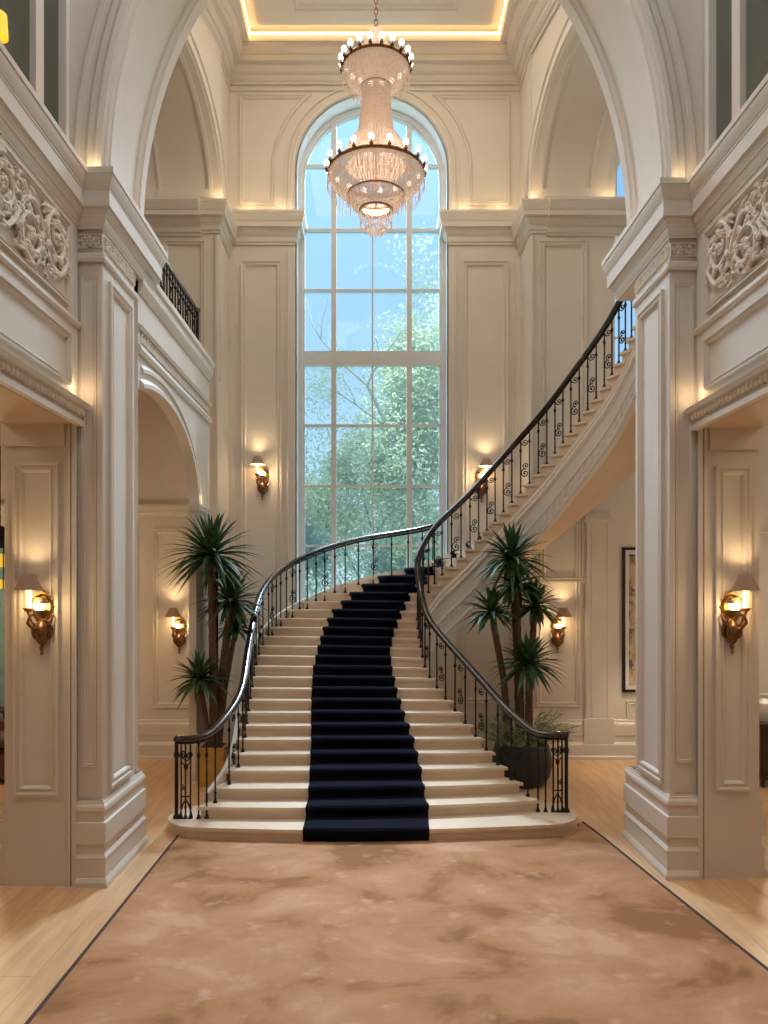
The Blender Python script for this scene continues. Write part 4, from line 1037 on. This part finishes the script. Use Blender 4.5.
# ================================================================== FURNISHINGS
# framed picture, right
pc = thing('framed_picture', 'tall framed ink landscape with black frame on the lower right wall', 'picture', (5.45, YS - .03, 1.3))
x0, x1, z0, z1 = 4.76, 6.2, 1.29, 4.08
m = MB(); m.mould([(x0, z0), (x1, z0), (x1, z1), (x0, z1)], [(0, 0), (0, .05), (.05, .05), (.05, 0)], lambda u, v, h: (u, YS - .005 - h, v), closed=True); m.build('frame', DARKM, pc)
m = MB(); m.box(x0 + .04, x1 - .04, YS - .02, YS - .006, z0 + .04, z1 - .04); m.build('mount', WHITEP, pc)
m = MB(); m.box(x0 + .13, x1 - .13, YS - .026, YS - .018, z0 + .13, z1 - .13); m.build('print', ART, pc)
# left room: sofa, side table with book, lantern, curtain
sf_ = thing('sofa', 'brown leather sofa arm seen past the near left pillar', 'sofa', (-6.75, 13.3, 0))
m = MB(); m.box(-7.6, -5.95, 12.9, 13.8, .08, .48); m.build('seat', LEATHER, sf_)
m = MB(); m.box(-7.6, -5.95, 13.55, 13.85, .4, .95); m.build('backrest', LEATHER, sf_)
m = MB(); m.tube([(-6.05, 12.9, .55), (-6.05, 13.7, .55)], .13, 14); m.box(-6.17, -5.93, 12.9, 13.7, .08, .55); m.build('arm', LEATHER, sf_)
m = MB(); m.ball((-6.35, 13.2, .68), .22, 12, .8); m.build('cushion', LEATHER, sf_)
sd_ = thing('side_table', 'dark round side table behind the brown sofa', 'table', (-6.75, 14.35, 0))
m = MB(); m.lathe([(.001, 1.02), (.36, 1.02), (.36, 1.06), (.001, 1.06)], 28, (-6.75, 14.35, 0)); m.build('table_top', DKWOOD, sd_)
for k in range(3):
    a = 2 * PI * k / 3; m = MB(); m.tube([(-6.75 + .25 * math.cos(a), 14.35 + .25 * math.sin(a), 0), (-6.75 + .2 * math.cos(a), 14.35 + .2 * math.sin(a), 1.03)], .018, 8); m.build('leg', DKWOOD, sd_)
vs = MB(); vs.lathe([(.001, 1.06), (.08, 1.06), (.13, 1.16), (.12, 1.26), (.06, 1.34), (.075, 1.38)], 20, (-6.75, 14.3, 0)); o = vs.build('vase', BLUEC, loc=(-6.75, 14.3, 1.06)); tag(o, 'small blue vase on the dark round side table', 'vase')
ln = thing('pendant_lantern', 'dark domed pendant lantern with yellow glass at the left edge', 'pendant lamp', (-5.86, 12.0, 3.26))
m = MB(); m.tube([(-5.86, 12, 4.25), (-5.86, 12, 7.16)], .012, 6); m.build('cord', DARKM, ln)
m = MB(); m.lathe([(.17, 3.92), (.165, 4.02), (.13, 4.16), (.06, 4.24), (.01, 4.27)], 24, (-5.86, 12, 0)); m.build('dome', DARKM, ln)
m = MB(); m.lathe([(.135, 3.28), (.145, 3.42)], 24, (-5.86, 12, 0)); m.lathe([(.13, 3.62), (.13, 3.82)], 24, (-5.86, 12, 0)); m.build('glass_shade', YELLOW, ln)
m = MB()
for k in range(4): a = PI / 4 + k * PI / 2; m.tube([(-5.86 + .14 * math.cos(a), 12 + .14 * math.sin(a), 3.28), (-5.86 + .15 * math.cos(a), 12 + .15 * math.sin(a), 3.93)], .01, 6)
m.build('cage', DARKM, ln)
cu = MB(); rows = []
for k in range(40): rows.append([(-7.9 + .045 * k, YS - .12 + .04 * math.sin(k * 1.1), z) for z in (.05, 4.4)])
cu.quadstrip(rows); o = cu.build('curtain', TEALC, loc=(-7.0, YS - .12, 0)); tag(o, 'pale teal curtain on the back wall past the near left pillar', 'curtain')
# right room: dark cabinet with white vase, wall lamp
cb = thing('cabinet', 'low dark wooden cabinet at the far right edge', 'cabinet', (6.7, 13.0, 0))
m = MB(); m.box(6.34, 7.4, 12.7, 13.3, .12, 1.0); m.build('carcass', DKWOOD, cb)
m = MB(); m.box(6.30, 7.44, 12.66, 13.34, 1.0, 1.05); m.build('cabinet_top', DKWOOD, cb)
for k in range(2):
    m = MB(); m.box(6.38 + k * .5, 6.85 + k * .5, 12.68, 12.70, .18, .95); d = m.build('door', DKWOOD, cb); m = MB(); m.ball((6.80 + k * .1, 12.665, .6), .018, 8); m.build('knob', BRASS, d)
for k in range(4):
    m = MB(); x = 6.4 + (k % 2) * .94; y = 12.75 + (k // 2) * .5; m.tube([(x, y, 0), (x, y, .12)], .03, 8); m.build('leg', DKWOOD, cb)
vs = MB(); vs.lathe([(.001, 1.05), (.10, 1.05), (.15, 1.2), (.13, 1.36), (.06, 1.44), (.08, 1.5)], 20, (6.55, 13.0, 0)); o = vs.build('vase', WHITEP, loc=(6.55, 13, 1.05)); tag(o, 'white vase standing on the low dark cabinet', 'vase')
tl = thing('table_lamp', 'yellow shaded lamp on the ledge at the upper left corner', 'lamp', (-3.33, 6.78, 7.83), 0, 'yellow ledge lamps')
B = lambda mb, n, m, par=tl: mb.build(n, m, par, world=False)
m = MB(); m.lathe([(.001, 0), (.06, 0), (.06, .02), (.02, .04), (.015, .2), (.03, .24), (.012, .28), (.012, .36)], 16); B(m, 'base', DARKM)
m = MB(); m.lathe([(.085, .30), (.075, .50)], 20); B(m, 'lamp_shade', YELLOW)
dup(tl, (3.66, 7.0, 7.83), 0, 'yellow shaded lamp on the ledge at the upper right corner')

# ================================================================== OUTSIDE
gd = MB(); gd.box(-60, 60, 17.2, 120, -.6, -.5); o = struct('ground', gd, LAWN, smooth=False)
def tree(label, x, y, ht, spread, m, seed, nleaf, lean=0.0, lo=.25, tr=.18):
    rr = random.Random(seed)
    t = thing('tree', label, 'tree', (x, y, -.5))
    tk = MB(); tips = []
    def branch(p, d, L, r, dep):
        pts = [p]; q = p.copy(); dd = d.copy()
        for k in range(5):
            dd = (dd + Vector((rr.uniform(-.22, .22), rr.uniform(-.22, .22), rr.uniform(-.05, .12)))).normalized(); q = q + dd * L / 5; pts.append(q.copy())
        tk.tube(pts, list(np.linspace(r, r * .6, 6)), 7)
        if dep >= 1: tips.extend(pts[2:])
        if dep < 3:
            for k in range(3 if dep else 5):
                a = rr.uniform(0, 2 * PI); bd = (dd + Vector((math.cos(a), math.sin(a), rr.uniform(.1, .6))) * .75).normalized(); b0 = pts[rr.randint(2, 5)]
                branch(b0, bd, L * rr.uniform(.42, .58), r * .5, dep + 1)
    branch(Vector((x, y, -.5)), Vector((lean, 0, 1)).normalized(), ht * .5, tr, 0)
    tk.build('trunk', TRUNKM, t)
    lf = MB(); cen = [Vector((x + lean * ht * .5 + rr.gauss(0, .34) * spread, y + rr.gauss(0, .30) * spread, ht * lerp(lo, 1.0, rr.random() ** .8))) for _ in range(46)] + tips
    for k in range(int(nleaf * 2.6)):
        c = rr.choice(cen); s = spread * .17
        p = c + Vector((rr.gauss(0, s), rr.gauss(0, s), rr.gauss(0, s * .75)))
        if p.z > ht or (p.x - x) ** 2 + (p.y - y) ** 2 > (spread * 1.05) ** 2 * (1.15 - .6 * max(0, p.z / ht - .5)): continue
        a = Vector((rr.gauss(0, 1), rr.gauss(0, 1), rr.gauss(0, 1))).normalized(); b = a.orthogonal().normalized(); w_ = rr.uniform(.025, .058)
        lf.poly([p - a * w_ * 1.6, p + b * w_, p + a * w_ * 1.6, p - b * w_])
    lf.build('foliage', m, t, smooth=False)
tree('tall pale green tree behind the right half of the big window', 1.75, 25, 14.3, 2.5, TREE1, 11, 15000, .0, .30, .15)
tree('hazy tree with slender forked trunk behind the window middle', -.6, 29, 12.2, 2.4, TREE1, 5, 9000, .02, .25, .12)
tree('teal green bushy tree low behind the left of the window', -3.2, 32, 11.6, 2.8, TREE2, 23, 14000, 0, .08, .12)
tree('teal green bushy tree low behind the right of the window', 2.6, 31, 9.5, 3.4, TREE2, 31, 14000, 0, .08, .12)
tree('low teal shrub-like tree at the foot of the window', .2, 33, 7.2, 3.6, TREE2, 41, 14000, 0, .05, .12)

# ================================================================== LIGHT, WORLD, CAMERA
wd = bpy.data.worlds.new('World'); bpy.context.scene.world = wd; wd.use_nodes = True; nt = wd.node_tree
bg = nt.nodes['Background']; tc = nt.nodes.new('ShaderNodeTexCoord'); sx = nt.nodes.new('ShaderNodeSeparateXYZ'); rp = nt.nodes.new('ShaderNodeValToRGB')
nt.links.new(tc.outputs['Generated'], sx.inputs[0]); nt.links.new(sx.outputs['Z'], rp.inputs['Fac']); nt.links.new(rp.outputs['Color'], bg.inputs['Color'])
e = rp.color_ramp.elements; e[0].position = 0; e[0].color = (.60, .82, .90, 1); e[1].position = .6; e[1].color = (.20, .47, .92, 1); k = e.new(.28); k.color = (.35, .62, .93, 1)
bg.inputs['Strength'].default_value = 1.0
lamp('SUN', (0, 30, 30), 4.0, (.84, .92, 1), rot=(math.radians(-62), 0, 0), angle=math.radians(70))
lamp('SUN', (0, -30, 60), 1.5, (1, .97, .86), rot=(math.radians(22), math.radians(8), 0), angle=math.radians(4))  # second sun added from behind the house to front-light the trees
lamp('AREA', (-.1, 22.0, 18.2), 8000, (.62, .80, 1), 4.0, (math.radians(-58), 0, 0), 2.5)  # unseen lamp added above the window outside, boosting the cool daylight
lamp('AREA', (0, 12.0, 14.35), 140, (1, .90, .75), 3.5, (0, 0, 0), 4.0)  # unseen warm fill lamp added under the hall ceiling
lamp('AREA', (.1, 7.4, 13.3), 200, (.90, .93, 1), 3.0, (0, 0, 0), 2.2)  # unseen cool lamp added overhead for the foreground side walls
lamp('AREA', (.1, 2.5, 13.3), 110, (.95, .95, 1), 4.0, (0, 0, 0), 3)  # unseen fill lamp added for the jamb faces and front of the rug
lamp('POINT', (0, CYD, 10.0), 60, (1, .86, .70), .5)
lamp('POINT', (-6.6, 12.6, 3.2), 90, (1, .74, .46), .4); lamp('POINT', (6.6, 12.8, 2.6), 60, (1, .80, .58), .4)
for x in (-7, 7): lamp('AREA', (x, 5.5, 6.9), 80, (1, .78, .55), 2.5, (0, 0, 0), 4); lamp('POINT', (x, 5.0, 10.5), 60, (.92, .96, 1), .5)  # point lamps added in the upper side rooms to brighten the glazing
for x in (-5.2, 5.6): lamp('AREA', (x, 12.6, 14.0), 50, (1, .90, .76), 2, (0, 0, 0), 3)
lamp('SPOT', (4.95, 14.0, 3.3), 160, (1, .80, .55), .1, (0, 0, 0), spot=1.2)
# hidden uplights on the cornices
for x, y, z in ((-2.62, 15.8, 11.12), (-1.95, 15.8, 11.12), (2.55, 15.8, 11.12), (1.8, 15.8, 11.12), (-2.98, 14.75, 10.82), (2.98, 14.75, 10.82), (4.5, 14.7, 10.82)): lamp('POINT', (x, y, z), 2.4, WARM, .08)
for x, y, z in ((-3.21, 8.34, 5.46), (3.54, 8.56, 5.46), (-3.10, 8.34, 7.92), (3.44, 8.54, 7.92), (-3.02, 9.3, 7.93), (3.30, 9.5, 7.93), (-2.98, 13.4, 4.85)): lamp('POINT', (x, y, z), 1.0, WARM, .05)

cam = bpy.data.cameras.new('camera'); co = bpy.data.objects.new('camera', cam); C.objects.link(co)
co.location = (0, 0, EH); co.rotation_euler = (PI / 2, 0, 0)
cam.sensor_fit = 'HORIZONTAL'; cam.sensor_width = 36; cam.lens = 36 * F / 768
cam.shift_x = (384 - CX) / 768; cam.shift_y = (CY - 512) / 768; cam.clip_end = 300
sc = bpy.context.scene; sc.camera = co
sc.view_settings.view_transform = 'Standard'; sc.view_settings.look = 'None'; sc.view_settings.exposure = .08
sc.cycles.use_denoising = True; sc.cycles.max_bounces = 8; sc.cycles.transparent_max_bounces = 24; sc.cycles.sample_clamp_indirect = 4
